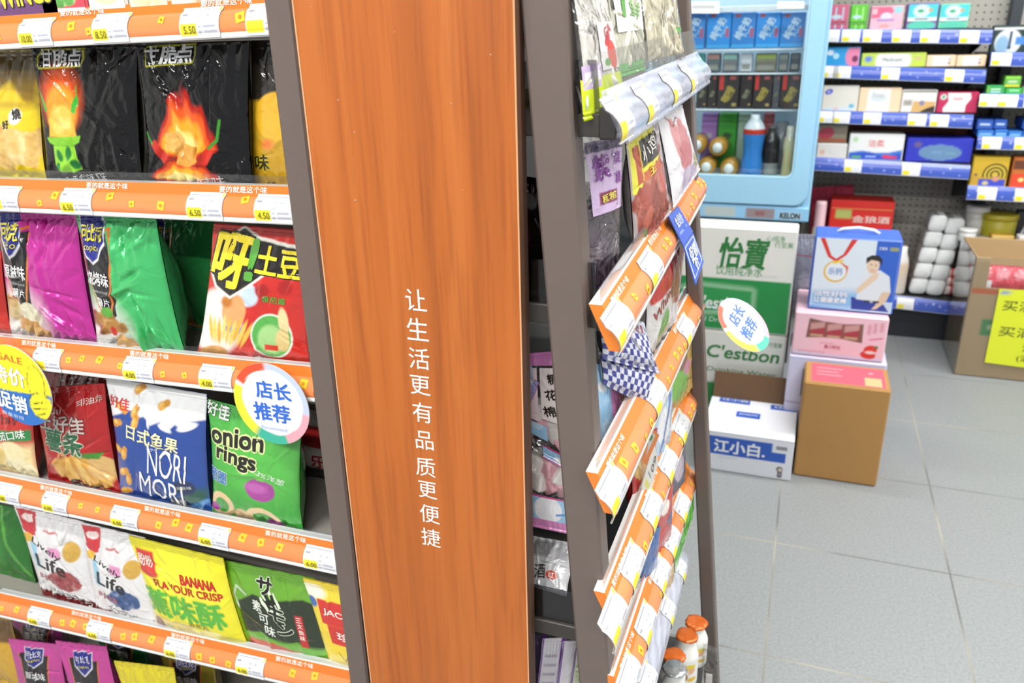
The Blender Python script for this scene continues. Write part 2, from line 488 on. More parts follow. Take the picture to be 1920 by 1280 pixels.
def put_text(mb, fn, asp, op, mi, width_m, curved, lift=0.0004):
    """('t', body, cx, cy, w, h, colour, [rot], [bold], [outline colour], [outline width], [shear]) ; h in widths."""
    body, cx, cy, w, h, colr = op[1:7]
    rot = math.radians(op[7] if len(op) > 7 else 0); bold = op[8] if len(op) > 8 else 0.0
    oc = op[9] if len(op) > 9 else None; ow = op[10] if len(op) > 10 else 0.05; sh = op[11] if len(op) > 11 else 0.0
    V0, F0 = text_mesh(body, 0.0)
    lo, hi = V0.min(0), V0.max(0); mid = (lo + hi) / 2; sz = np.maximum(hi - lo, 1e-6)
    U0 = (V0 - mid) / sz * np.array([w, h])
    U0[:, 0] += sh * U0[:, 1]
    q0 = np.stack([U0[:, 0] * math.cos(rot) - U0[:, 1] * math.sin(rot), U0[:, 0] * math.sin(rot) + U0[:, 1] * math.cos(rot)], 1) + np.array([cx, cy * asp])
    em = h / sz[1]
    if curved: q0, F0 = cut(q0, F0, min(max(0.005 / width_m, 0.02), 0.07))
    jobs = []
    if oc:
        r_ = (bold + ow) * em
        jobs += [(r_ * math.cos(a), r_ * math.sin(a), oc, 1.0) for a in np.linspace(0, 2 * math.pi, 9)[:-1]]
    if bold > 0.012:
        r_ = bold * em * 0.8
        jobs += [(r_ * a, r_ * b, colr, 2.0) for a, b in ((-.7, -.7), (.7, -.7), (.7, .7), (-.7, .7))]
    else:
        jobs.append((0, 0, colr, 2.0))
    for k_, (dx, dy, cc, lev) in enumerate(jobs):
        P, Nn = fn(q0[:, 0] + dx, (q0[:, 1] + dy) / asp)
        mb.add(P + Nn * (lift * lev + 4e-6 * k_), F0, lin(cc), mi)
def quad_fn(Q):
    """Flat face from corners TL, TR, BR, BL."""
    TL, TR, BR, BL = [np.array(q, float) for q in Q]
    n = np.cross(TR - TL, TL - BL); n /= np.linalg.norm(n)
    def fn(u, v):
        u = np.asarray(u, float)[..., None]; v = np.asarray(v, float)[..., None]
        P = (BL * (1 - u) + BR * u) * (1 - v) + (TL * (1 - u) + TR * u) * v
        return P, np.broadcast_to(n, P.shape)
    fn.w = np.linalg.norm(BR - BL + TR - TL) / 2; fn.h = np.linalg.norm(TL - BL + TR - BR) / 2
    fn.asp = fn.h / fn.w
    return fn
def face(mb, Q, bg, ops, n=48, mi=0, ink=None, lift=0.0006, fn=None):
    fn = fn or quad_fn(Q)
    nu = n if any(o[0] != 't' for o in ops) else 2
    nv = max(2, int(nu * fn.asp)) if nu > 2 else 2
    u, v = np.meshgrid(np.linspace(0, 1, nu), np.linspace(0, 1, nv))
    P, N_ = fn(u, v)
    mb.grid(P + N_ * lift, paint(u, v, fn.asp, ops, bg), mi, False)
    for op in ops:
        if op[0] == 't':
            f2 = lambda a, b: (fn(a, b)[0] + fn(a, b)[1] * lift, fn(a, b)[1])
            put_text(mb, f2, fn.asp, op, mi if ink is None else ink, fn.w, False)

# ------------------------------------------------------------------ snack bags
def bag_fn(Q, thick, seed, wr=1.0, seal=(0.05, 0.06), pinch=0.06, belly=0.42, flat=0.0):
    TL, TR, BR, BL = [np.array(q, float) for q in Q]
    n0 = np.cross(TR + BR - TL - BL, TL + TR - BL - BR); n0 /= np.linalg.norm(n0)
    W = np.linalg.norm(TR + BR - TL - BL) / 2; Hh = np.linalg.norm(TL + TR - BL - BR) / 2
    rg = random.Random(seed)
    cr = []
    for _ in range(int(26 * wr)):
        x, y = rg.random(), rg.random()
        # creases gather at the seals and the corners and run towards the belly
        if rg.random() < 0.6:
            y = rg.choice([rg.uniform(0.0, 0.25), rg.uniform(0.75, 1.0)])
        a = math.atan2((0.5 - y) * 1.4, (0.5 - x) * 0.8) + rg.uniform(-0.7, 0.7)
        l = rg.uniform(0.08, 0.28)
        cr.append((x, y, math.cos(a), math.sin(a), l, rg.uniform(0.012, 0.035), rg.uniform(-1, 1.0) * 0.020 * wr))
    ph = [(rg.uniform(4, 11), rg.uniform(0, 6.28), rg.uniform(0.4, 1)) for _ in range(3)]
    sb, st = seal
    asp = Hh / W
    def pos(u, v):
        sv = np.clip((v - sb) / 0.30, 0, 1); sv = 1 - (1 - sv) ** 2.2
        tv = np.clip((1 - st - v) / 0.42, 0, 1); tv = 1 - (1 - tv) ** 2.0
        pv = sv * tv
        e = np.clip(1 - np.abs(2 * u - 1) ** 2.6, 0, 1) ** 0.62
        ins = pinch * pv
        uu = 0.5 + (u - 0.5) * (1 - ins)
        P = ((BL * (1 - uu[..., None]) + BR * uu[..., None]) * (1 - v[..., None]) + (TL * (1 - uu[..., None]) + TR * uu[..., None]) * v[..., None])
        d = thick / 2 * e * pv
        w = np.zeros(u.shape)
        Y = v * asp
        for x, y, cx, sy, l, s, a in cr:
            dx, dy = u - x, Y - y * asp
            along = dx * cx + dy * sy; across = -dx * sy + dy * cx
            w += a * np.exp(-(across / s) ** 2) * np.exp(-(along / l) ** 2)
        for f, p, a in ph:
            w += 0.011 * wr * a * np.sin(6.283 * f * u + p) * (np.exp(-np.clip(1 - st - v, 0, 1) / 0.09) + np.exp(-np.clip(v - sb, 0, 1) / 0.07))
        w *= W * e
        sealm = ((v < sb) | (v > 1 - st))
        w = np.where(sealm, w * 0.35 + 0.0006 * np.sin(v * Hh / 0.0022 * 3.1416), w)
        return P, d, w
    def fn(u, v):
        u = np.clip(np.asarray(u, float), 0, 1); v = np.clip(np.asarray(v, float), 0, 1)
        def S(a, b):
            P, d, w = pos(a, b); return P + n0 * (d * 0.30 + w + 0.0007)[..., None]
        h = 0.004
        P = S(u, v)
        du = S(np.clip(u + h, 0, 1), v) - S(np.clip(u - h, 0, 1), v); dv = S(u, np.clip(v + h, 0, 1)) - S(u, np.clip(v - h, 0, 1))
        N_ = np.cross(du, dv); N_ /= (np.linalg.norm(N_, axis=-1, keepdims=True) + 1e-12)
        return P, N_
    def back(u, v):
        P, d, w = pos(u, v); return P - n0 * (d * 1.25 - w * 0.3 + 0.0007)[..., None]
    fn.back = back; fn.W = W; fn.H = Hh; fn.asp = asp
    return fn
def bag(name, label, Q, thick, bg, ops, seed, mat='film', cat='snack bag', group=None, n=90, wr=1.0, backc=None, parent=None, **kw):
    fn = bag_fn(Q, thick, seed, wr, **kw)
    mb = MB()
    nv = int(n * fn.asp)
    u, v = np.meshgrid(np.linspace(0, 1, n), np.linspace(0, 1, nv))
    mb.grid(fn(u, v)[0], paint(u, v, fn.asp, ops, bg), 0)
    u2, v2 = np.meshgrid(np.linspace(0, 1, n // 2), np.linspace(0, 1, nv // 2))
    mb.grid(fn.back(u2, v2), lin(backc or bg), 0, flip=True)
    for op in ops:
        if op[0] == 't': put_text(mb, fn, fn.asp, op, 0, fn.W, True, 0.00035)
    o = mb.build(name, [mat], parent)
    if label: tag(o, label, cat, group)
    return o
def Qp(tl, tr, br, bl, Y, z=None, zt=None):
    """Corner pixels + depth(s) -> world quad, bottom set on shelf height z."""
    Ys = Y if isinstance(Y, (list, tuple)) else (Y, Y, Y, Y)
    q = [at(p[0], p[1], y) for p, y in zip((tl, tr, br, bl), Ys)]
    if z is not None:
        q[2][2] = z; q[3][2] = z
    return q

# ------------------------------------------------------------------ the room
def slab(name, x0, x1, y0, y1, z0, z1, mat):
    mb = MB(); mb.box(x0, x1, y0, y1, z0, z1, lin('ffffff')); o = mb.build(name, [mat]); struct(o); return o
fl = slab('floor', -3.2, 3.2, -2.6, 4.2, -0.06, 0.0, 'floor_tiles')
for v in fl.data.vertices: v.co += fl.location
fl.location = (0, 0, 0)
slab('ceiling', -3.2, 3.2, -2.6, 4.2, 2.72, 2.78, 'ceiling_white')
slab('wall_back', -3.2, 3.2, 4.0, 4.08, 0.0, 2.72, 'white_paint')
slab('wall_left', -3.28, -3.2, -2.6, 4.2, 0.0, 2.72, 'white_paint')
slab('wall_right', 3.2, 3.28, -2.6, 4.2, 0.0, 2.72, 'white_paint')
for k, (lx, ly, lw) in enumerate(LAMPS):
    e = empty('ceiling_light', (lx, ly, LAMP_Z), 'white tube light fixture on the shop ceiling', 'ceiling light', 'ceiling tube lights')
    mb = MB(); mb.box(lx - 0.62, lx + 0.62, ly - 0.07, ly + 0.07, LAMP_Z + 0.004, 2.72, lin('eeeeee'), 0.006); mb.build('housing', ['white_paint'], e)
    mb = MB(); mb.box(lx - 0.6, lx + 0.6, ly - 0.045, ly + 0.045, LAMP_Z - 0.008, LAMP_Z + 0.004, lin('ffffff'), 0.003); mb.build('diffuser', ['lamp_diffuser'], e)

# ------------------------------------------------------------------ the shelf island: carcass, posts, boards
GY = 0.68                                   # plane of the wooden end panel
gon = empty('display_shelf', (-0.55, 0.75, 0.0), 'brown steel snack shelf unit with an orange wooden end panel', 'shelf unit')
pTL, pTR = at(553, 0, GY), at(968, 0, GY)
pBL, pBR = at(693, 1280, GY), at(988, 1280, GY)
PX0 = (pTL[0] + pBL[0]) / 2; PX1 = (pTR[0] + pBR[0]) / 2
PAN_D = 0.022
mb = MB(); mb.box(PX0, PX1, GY, GY + PAN_D, 0.03, 1.52, lin('d07028'), 0.0012)
panel = mb.build('wood_panel', ['orange_wood'], gon)
mb = MB()
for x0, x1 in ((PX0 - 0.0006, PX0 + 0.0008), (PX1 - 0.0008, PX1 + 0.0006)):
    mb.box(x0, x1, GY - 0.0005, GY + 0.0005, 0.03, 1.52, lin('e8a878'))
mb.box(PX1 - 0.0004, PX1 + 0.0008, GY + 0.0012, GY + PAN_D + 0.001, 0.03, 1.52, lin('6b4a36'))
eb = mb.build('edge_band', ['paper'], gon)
mb = MB()
slog = [('让', 780, 562, 39), ('生', 783, 617, 40), ('活', 786, 672, 38), ('更', 788, 722, 37), ('有', 792, 773, 37), ('品', 796, 825, 34), ('质', 798, 875, 36), ('更', 802, 918, 34), ('便', 806, 963, 36), ('捷', 808, 1007, 35)]
for ch, px, py, sz in slog:
    c = at(px, py, GY); w = abs(at(px + sz / 2, py, GY)[0] - at(px - sz / 2, py, GY)[0])
    V, F = text_mesh(ch, 0.0); lo, hi = V.min(0), V.max(0)
    U = (V - (lo + hi) / 2) / (hi - lo).max() * w
    mb.add(np.stack([c[0] + U[:, 0], np.full(len(U), GY - 0.0004), c[2] + U[:, 1]], 1), F, lin('f4f4f2', 0.9))
o = mb.build('lettering', ['white_vinyl'], gon); o['label'] = 'white vertical slogan lettering'
for px, py, r in ((582, 13, .9), (634, 188, 1.2), (665, 248, 1.3), (846, 194, .9), (920, 103, 1.1), (666, 376, 1.4), (868, 356, .7), (740, 60, .7)):
    mb = MB(); c = at(px, py, GY); mb.lathe([(0.0, 0), (r * 0.0007, 0.0001), (0, 0.0003)], (c[0], GY, c[2]), (0, -1, 0), lin('d8b090'), seg=8)
    mb.build('paint_speck', ['paper'], gon)

def post(name, tl, tr, bl, br, Y, dep):
    a, b = at(tl, 0, Y), at(tr, 0, Y); c, d = at(bl, 1280, Y), at(br, 1280, Y)
    def ext(p, q, z):
        t = (z - q[2]) / (p[2] - q[2]); return q + (p - q) * t
    A, B, C_, D = ext(a, c, 1.52), ext(b, d, 1.52), ext(a, c, 0.0), ext(b, d, 0.0)
    dy = np.array([0, dep, 0])
    mb = MB(); mb.hexa([C_, D, D + dy, C_ + dy, A, B, B + dy, A + dy], lin('6a5d57'), 0.0025)
    return mb.build(name, ['brown_steel'], gon)
post('post', 493, 545, 655, 690, 0.697, 0.03)
post('post', 975, 1060, 1085, 1143, 0.690, 0.03)
post('post', 1262, 1290, 1320, 1346, 1.16, 0.03)

# carcass: dark back panels and the plinth of both shelves
mb = MB(); mb.box(-1.75, PX0 - 0.02, 1.02, 1.03, 0.0, 1.52, lin('6a6560')); mb.build('back_panel', ['shelf_grey'], gon)
mb = MB(); mb.box(-0.415, -0.405, GY + PAN_D + 0.004, 1.21, 0.0, 1.52, lin('38332f')); mb.build('back_panel', ['shelf_dark'], gon)
mb = MB(); mb.box(PX0 - 0.006, PX0 + 0.004, GY + PAN_D + 0.002, 1.02, 0.0, 1.52, lin('6a6560')); mb.build('side_panel', ['shelf_dark'], gon)

# ------------------------------------------------------------------ price rails
PROF_L = [(0.0165, 0.0), (0.0176, 0.0008), (0.0180, 0.004), (0.0170, 0.0065), (0.0180, 0.0085), (0.0183, 0.013), (0.0173, 0.018), (0.0150, 0.0235), (0.0116, 0.028), (0.0074, 0.0305), (0.0058, 0.0312), (0.0010, 0.0445)]
PROF_R = [(0.0205, 0.0), (0.0215, 0.0008), (0.0215, 0.004), (0.0200, 0.006), (0.0215, 0.008), (0.0225, 0.013), (0.0215, 0.018), (0.0190, 0.0225), (0.0150, 0.027), (0.0110, 0.0295), (0.0095, 0.0302), (0.0010, 0.043)]
PROF_W = [(0.010, 0.0), (0.011, 0.002), (0.0115, 0.012), (0.010, 0.026), (0.006, 0.036), (0.002, 0.046)]
def rail_fn(p0, p1, nrm, prof, scale=1.0):
    p0 = np.array(p0, float); p1 = np.array(p1, float); d = p1 - p0; L = np.linalg.norm(d); d /= L
    nrm = np.array(nrm, float); up = np.array([0, 0, 1.0])
    pr = np.array(prof) * scale
    s = np.concatenate([[0], np.cumsum(np.hypot(*np.diff(pr, axis=0).T))]); S = s[-1]
    def fn(t, v):                       # t metres along, v 0..1 over the profile
        t = np.asarray(t, float); q = np.clip(np.asarray(v, float), 0, 1) * S
        o = np.interp(q, s, pr[:, 0]); z = np.interp(q, s, pr[:, 1])
        e = 0.0012
        do = np.interp(q + e, s, pr[:, 0]) - np.interp(q - e, s, pr[:, 0]); dz = np.interp(q + e, s, pr[:, 1]) - np.interp(q - e, s, pr[:, 1])
        P = p0 + d * t[..., None] + nrm * o[..., None] + up * z[..., None]
        N_ = nrm * dz[..., None] - up * do[..., None]; N_ /= np.linalg.norm(N_, axis=-1, keepdims=True)
        return P, N_
    fn.L = L; fn.S = S; fn.vs = s / S; fn.d = d; fn.p0 = p0; fn.nrm = nrm; fn.prof = pr
    return fn
def sub_fn(rf, t0, t1, v0, v1, off=0.0):
    def fn(u, v):
        P, N_ = rf(t0 + np.asarray(u) * (t1 - t0), v0 + np.asarray(v) * (v1 - v0))
        return P + N_ * off, N_
    fn.w = t1 - t0; fn.h = (v1 - v0) * rf.S; fn.asp = fn.h / fn.w
    return fn
SLOGAN = '要的就是这个味'
def price_rail(name, rf, base, strip, lip, parent, texts=(), seed=0, tags=(), deco='f0c63a', flange='clear_plastic', fl_h=0.011, v_lip=None, v_strip=None, mark=None):
    mb = MB()
    vl = rf.vs[3] if v_lip is None else v_lip; vst = rf.vs[10] if v_strip is None else v_strip
    vs = np.unique(np.concatenate([rf.vs, [vl - 1e-4, vl + 1e-4, vst - 1e-4, vst + 1e-4]]))
    t = np.linspace(0, rf.L, max(2, int(rf.L / 0.05)))
    T, Vv = np.meshgrid(t, vs)
    C = np.where((Vv < vl)[..., None], lin(lip), np.where((Vv > vst)[..., None], lin(strip), lin(base)))
    mb.grid(rf(T, Vv)[0], C, 0)
    # the holder behind the slip
    Pb = rf(T, Vv)[0] - rf.nrm * 0.0; top = rf(t, np.ones_like(t))[0] - rf.nrm * 0.012; bot = rf(t, np.zeros_like(t))[0] - rf.nrm * 0.012
    mb.grid(np.stack([rf(t, np.ones_like(t))[0], top]), lin(lip), 0); mb.grid(np.stack([bot, rf(t, np.zeros_like(t))[0]]), lin(lip), 0)
    for e in (0, -1):
        ring = np.concatenate([rf(np.full(len(rf.vs), t[e]), rf.vs)[0], [top[e], bot[e]]])
        mb.add(ring, [list(range(len(ring)))], lin(strip))
    rg = random.Random(seed)
    if deco:
        x = rg.uniform(0.0, 0.02)
        while x < rf.L - 0.012:
            s = rg.choice([0.0045, 0.006, 0.0065])
            if not any(abs(x - tg) < 0.034 for tg in tags):
                v0 = rg.uniform(vl + 0.06, vst - 0.24) if not mark else rg.uniform(vl + 0.1, 0.7)
                f = sub_fn(rf, x, x + 2 * s, v0, v0 + 2 * s / rf.S, 0.0005); a = math.radians(rg.choice([8, -8, 14]))
                g0 = np.linspace(-1, 1, 5); GU, GV = np.meshgrid(g0, g0)
                if mark:
                    r_ = np.maximum(np.abs(GU), np.abs(GV)); nn_ = np.hypot(GU, GV) + 1e-9
                    GU, GV = GU / nn_ * r_, GV / nn_ * r_
                RU = 0.5 + 0.42 * (GU * math.cos(a) - GV * math.sin(a)); RV = 0.5 + 0.42 * (GU * math.sin(a) + GV * math.cos(a))
                P, N_ = f(RU, RV); mb.grid(P, lin(deco), 0)
                if not mark:
                    th = np.linspace(0, 6.283, 9)[:-1]; P, N_ = f(0.5 + 0.16 * np.cos(th), 0.5 + 0.16 * np.sin(th))
                    mb.add(P + N_ * 0.0005, [list(range(8))], lin('e58a2c'))
            x += rg.uniform(0.020, 0.044)
    for tx in texts:
        f = sub_fn(rf, tx - 0.034, tx + 0.034, vst + 0.05, 1.0, 0.0)
        put_text(mb, f, f.asp, ('t', SLOGAN, 0.5, 0.5, 0.94, 0.105, 'fdf3e6', 0, 0.02), 0, f.w, False, 0.0004)
    o = mb.build(name, ['gloss'], parent)
    if flange:
        m2 = MB(); f0 = rf(t, np.ones_like(t))[0] - rf.nrm * 0.0016
        m2.grid(np.stack([f0, f0 + np.array([0, 0, fl_h])]), lin('ffffff'), 0, False)
        m2.grid(np.stack([f0 - rf.nrm * 0.0012, f0 - rf.nrm * 0.0012 + np.array([0, 0, fl_h])]), lin('ffffff'), 0, False, True)
        m2.build('clear_lip', [flange], parent)
    return o
def price_tag(rf, tc, label, price=None, w=0.050, v0=0.10, v1=0.90, group='price tags in the shelf rails', left=None, seed=0, small=False):
    mb = MB()
    f = sub_fn(rf, tc - w / 2, tc + w / 2, v0, v1, 0.0011)
    g = sub_fn(rf, tc - w / 2, tc + w / 2, v0, v1, 0.0006)
    u, v = np.meshgrid(np.linspace(0, 1, 5 if small else 30), np.linspace(0, 1, 9 if small else 26))
    mb.grid(g(u, v)[0] - g(u, v)[1] * 0.0003, lin('e8e8e6'), 0, flip=True)
    rg = random.Random(seed)
    ops = [R(0.03, 0.05, 0.44, 0.42, 'f4e22a'), R(0.9, 0.82, 0.985, 0.97, 'e8d92c')]
    if not small:
        ops += [R(0.04, 0.86, 0.8, 0.90, '8f93a0', 0.02), R(0.04, 0.66, 0.2, 0.72, '80848f', 0.02), R(0.48, 0.63, 0.56, 0.67, '9498a6', 0.02), R(0.66, 0.62, 0.74, 0.67, '9498a6', 0.02), R(0.48, 0.44, 0.56, 0.48, '8a8e9c', 0.02), R(0.48, 0.3, 0.55, 0.34, '8a8e9c', 0.02), R(0.48, 0.14, 0.55, 0.2, '8a8e9c', 0.02), R(0.6, 0.3, 0.92, 0.36, 'a0a2b4', 0.02), R(0.62, 0.16, 0.94, 0.21, 'a8a8ba', 0.02)]
        mb.grid(f(u, v)[0], paint(u, v, f.asp, ops, 'e2e3e6'), 0)
        if price: put_text(mb, f, f.asp, ('t', price, 0.26, 0.25, 0.30, 0.13, '6a6820', 0, 0.0), 0, f.w, False, 0.0004)
    else:
        u, v = np.meshgrid(np.linspace(0, 1, 14), np.linspace(0, 1, 12))
        mb.grid(f(u, v)[0], paint(u, v, f.asp, ops[:1] + [R(0.5, 0.2, 0.9, 0.3, 'd8d8e4', 0.05)], 'f6f6f8'), 0)
    o = mb.build('price_tag', ['card'])
    return tag(o, label, 'price tag', group)

# ---- left shelf
LY = 0.7225
LX0 = -1.62
zl = {}
rails_l = {}
RL = [('top', (0, 93), (496, 68.5), [(60, 64, '10.00'), (201, 55, '8.50'), (369, 44, '5.50'), (496, 38, None)], [145, 415]),
      ('second', (0, 397), (536, 422), [(1, 373, None), (137, 380, '6.50'), (378, 387, '6.50'), (508, 391, '4.50')], [192, 447]),
      ('third', (0, 687), (574, 753), [(81, 674, None), (254, 698, '4.00'), (400, 718, '4.00')], [65, 272]),
      ('fourth', (0, 942), (620, 1076), [(8, 927, '6.00'), (98, 951, '6.00'), (230, 984, '6.00'), (397, 1018, '6.00'), (598, 1066, '6.00')], [98, 297, 528]),
      ('fifth', (0, 1158), (640, 1310), [(62, 1142, '6.00'), (179, 1184, '6.00'), (330, 1232, '6.00'), (468, 1275, '6.00')], [155, 345, 545])]
ORD = ['leftmost', 'second from left', 'third from left', 'fourth from left', 'fifth from left']
ly_face = LY - 0.016
for ri, (nm, a, b, tags_, txts) in enumerate(RL):
    A, B = at(a[0], a[1], ly_face), at(b[0], b[1], ly_face)
    zs = (B[2] - A[2]) / (B[0] - A[0])
    x1 = B[0] + 0.012
    p0 = (LX0, LY, A[2] + zs * (LX0 - A[0])); p1 = (x1, LY, A[2] + zs * (x1 - A[0]))
    rf = rail_fn(p0, p1, (0, -1, 0), PROF_L, .88)
    rails_l[nm] = rf
    tpos = lambda px, py: (at(px, py, ly_face - 0.003)[0] - LX0) / (x1 - LX0) * rf.L
    tg = [tpos(t[0], t[1]) for t in tags_]
    price_rail('price_rail', rf, 'ee8d55', 'ea7a30', 'f4f2f0', gon, [tpos(t, a[1] + (b[1] - a[1]) * t / b[0]) for t in txts], ri + 3, tg)
    names = {'top': ['above the yellow popcorn bag', 'above the green-cup black bag', 'above the flaming black bag', 'half behind the brown post'],
             'second': ['cut by the picture edge', 'above the purple chip bag', 'above the dark green chip bag', 'above the red fries bag']}
    for k, (px, py, pr) in enumerate(tags_):
        lab = '%s price tag%s in the %s orange chip rail' % (ORD[k], ', reading ' + pr + ',' if pr else '', nm)
        price_tag(rf, tg[k], lab, pr, v0=.05, v1=.80, group='price tags in the orange chip shelf rails', seed=ri * 7 + k)
    zb = (p0[2] + p1[2]) / 2 + 0.030
    zl[nm] = zb
    mb = MB()
    mb.box(LX0, x1 - 0.002, LY + 0.002, 1.018, zb - 0.024, zb, lin('9a958d'), 0.001)
    mb.build('shelf_board', ['shelf_grey'], gon)
mb = MB(); mb.box(LX0, PX0 - 0.02, LY + 0.01, 1.018, 0.05, 0.07, lin('9a958d'), 0.001); mb.build('shelf_board', ['shelf_grey'], gon)
mb = MB(); mb.box(LX0, PX0 - 0.02, LY + 0.01, LY + 0.02, 0.0, 0.05, lin('9a958d'), 0.001); mb.build('kick_plate', ['shelf_dark'], gon)
zl['bottom'] = 0.07
# ------------------------------------------------------------------ products on the left shelf
FY = 0.741; BY = 0.845
GCH = 'snack bags on the chip shelf'
# top row, only the feet of the boxes show
TOPB = [(-40, 112, 'pink and purple snack box with yellow lettering above the 10.00 tag', '9b6a9a', [('el', .5, .5, .4, .25, '3f6fb0'), R(0, 0, 1, .10, '6a3f6f'), ('t', 'SUPER', .55, .34, .5, .10, 'e8cf3a', 6, .03, '2c2c40', .04), ('t', 'WINGS', .62, .14, .66, .17, 'f2d436', 4, .03, '2c2c40', .04)]),
        (80, 165, 'red and green snack box beside the purple one on the top shelf', 'd84a58', [R(0, 0, 1, .06, 'f2e9e4'), ('nz', .5, .1, .35, .1, ('2f7a3c', '63a84e', 'c4d8a0'), 9), R(.3, .22, .95, .3, 'f0c8c8')]),
        (168, 240, 'white and red snack box with cream pastry picture on the top shelf', 'e9e0d6', [R(0, .25, 1, .5, 'd85a4a'), ('el', .5, .1, .3, .12, 'f3d9b0')]),
        (244, 320, 'cream snack box with crumb pictures on the top shelf', 'e8dcc2', [('nz', .5, .1, .45, .2, ('d8b98a', 'ecd9b0', 'f6ecd4'), 8), R(.1, .3, .9, .4, 'a07058')]),
        (322, 490, 'beige wide snack box nearest the brown post on the top shelf', 'dccab0', [R(0, .0, .25, .5, 'e9e0d0'), R(.3, .0, .95, .14, 'c9a888'), ('el', .6, .3, .2, .1, 'e9dcc6')])]
for x0, x1, lab, bg, ops in TOPB:
    z = zl['top'] + 0.001
    a, b = at(x0, 20, FY - .02), at(x1, 20, FY - .02)
    mb = MB(); mb.box(a[0], b[0], FY - .02, FY + .06, z, z + 0.19, lin(bg), 0.002)
    face(mb, [(a[0] + .002, FY - .02, z + .188), (b[0] - .002, FY - .02, z + .188), (b[0] - .002, FY - .02, z + .002), (a[0] + .002, FY - .02, z + .002)], bg, ops, 70)
    tag(mb.build('snack_box', ['card']), lab, 'snack box', 'snack boxes on the top shelf')

z1 = zl['second'] + .001
bag('snack_bag', 'yellow bag of crispy chicken bites at the left edge', Qp((-62, 95), (74, 92), (86, 335), (-62, 332), FY + .01, z1), .07, 'efcf1f',
    [R(0, .60, 1, 1, '8a6a12', .12), R(0, .78, 1, 1, '5e4a1c', .1), ('nz', .62, .28, .5, .22, ('c98f3a', 'e8c070', 'f6e0a0'), 11), R(0, 0, 1, .09, 'd6c01c'), ('el', .74, .52, .09, .07, 'f2f0e8', 40), ('t', '燒', .76, .54, .10, .10, '2c2620', 10, .03), ('t', '好', .62, .46, .08, .08, '2c2620', 10, .03), ('po', [(.3, .62), (.86, .62), (.66, .78)], 'e6c31c', .05)], 11, n=80)  # olive and brown upper bands paint in the shade on the bag's top
LOGO = lambda x: [('li', [(x - .21, .825), (x - .21, .90), (x - .17, .945), (x + .26, .945), (x + .26, .88), (x + .22, .835), (x - .21, .825)], .008, 'd6d23a'), ('t', '甘脆点', x + .02, .89, .40, .125, 'f2f2f2', 0, .035)]
bag('snack_bag', 'black bag with a cracker in a green cup', Qp((57, 78), (258, 72), (268, 340), (88, 338), FY, z1), .06, '0e0d0f',
    [('el', .27, .62, .21, .22, 'd8521c', 0, .14), ('el', .27, .54, .17, .19, 'f39a2a', 0, .05), ('po', [(.10, .36), (.13, .50), (.19, .58), (.33, .58), (.39, .50), (.42, .36)], 'efb43c', .02),
     ('nz', .26, .47, .13, .12, ('d99a2c', 'f0bd4a', 'f7d878'), 10), ('po', [(.06, .355), (.46, .375), (.44, .33), (.36, .30), (.16, .30), (.09, .32)], '7fc42c'), ('po', [(.14, .30), (.38, .30), (.40, .14), (.33, .11), (.20, .11), (.13, .16)], '8fd236'),
     ('el', .20, .23, .03, .05, '1f7a34', 20), ('el', .30, .25, .03, .06, '1f7a34', -10), ('el', .35, .17, .03, .04, '1f7a34', 30), ('el', .17, .15, .03, .03, '1f7a34'),
     ('po', [(.45, .72), (.38, .54), (.42, .52), (.45, .60)], '3fae3a'), ('po', [(.02, .70), (.08, .53), (.11, .55), (.07, .62)], '3fae3a'),
     ('t', '过之酸辣味', .36, .055, .60, .085, 'd8d8d8', 8, .01)] + LOGO(.27), 12, 'film_black', n=150, wr=1.6, group='black cracker bags')
bag('snack_bag', 'black bag with flames and red chili peppers', Qp((254, 72), (468, 58), (474, 342), (276, 340), FY, z1), .06, '0e0d0f',
    [('fl', .42, .30, .30, .46), ('po', [(.06, .33), (.14, .23), (.30, .14), (.42, .13), (.40, .19), (.25, .24), (.12, .36)], 'c22a1c'), ('po', [(.44, .13), (.62, .20), (.70, .28), (.66, .33), (.52, .22), (.42, .18)], 'd2301e'),
     ('fl', .36, .10, .34, .17), ('po', [(.24, .30), (.24, .40), (.38, .42), (.44, .37), (.42, .28)], 'e2ac58'), ('nz', .33, .34, .07, .06, ('c98f3a', 'e2ac58', 'efc97c'), 14), ('po', [(.33, .20), (.33, .30), (.42, .345), (.54, .31), (.55, .22), (.44, .18)], 'dc9f44'), ('nz', .44, .26, .07, .06, ('bf8030', 'dda24c', 'efc97c'), 14),
     ('li', [(.66, .31), (.74, .36), (.77, .48)], .025, '3d8f2c'), ('li', [(.08, .33), (.02, .40)], .02, '3d8f2c'),
     ('t', '素火麻辣味', .44, .06, .64, .10, 'dadada', 6, .01)] + LOGO(.29), 13, 'film_black', n=150, wr=1.6, group='black cracker bags')
bag('snack_bag', 'yellow and black bag half hidden by the brown post', Qp((470, 72), (585, 66), (600, 345), (468, 345), FY + .015, z1), .05, 'c79a22',
    [R(0, .62, 1, 1, '2a2620', .05), ('el', .45, .52, .36, .30, 'e2ae2c', 0, .03), ('el', .30, .34, .10, .06, 'e2782a', 0, .06), ('t', '味', .2, .22, .22, .2, '3a2a12', 4, .03, 'c8c23a', .03), ('t', '50', .32, .07, .14, .07, '2a241c', 0, .01)], 14, n=80)
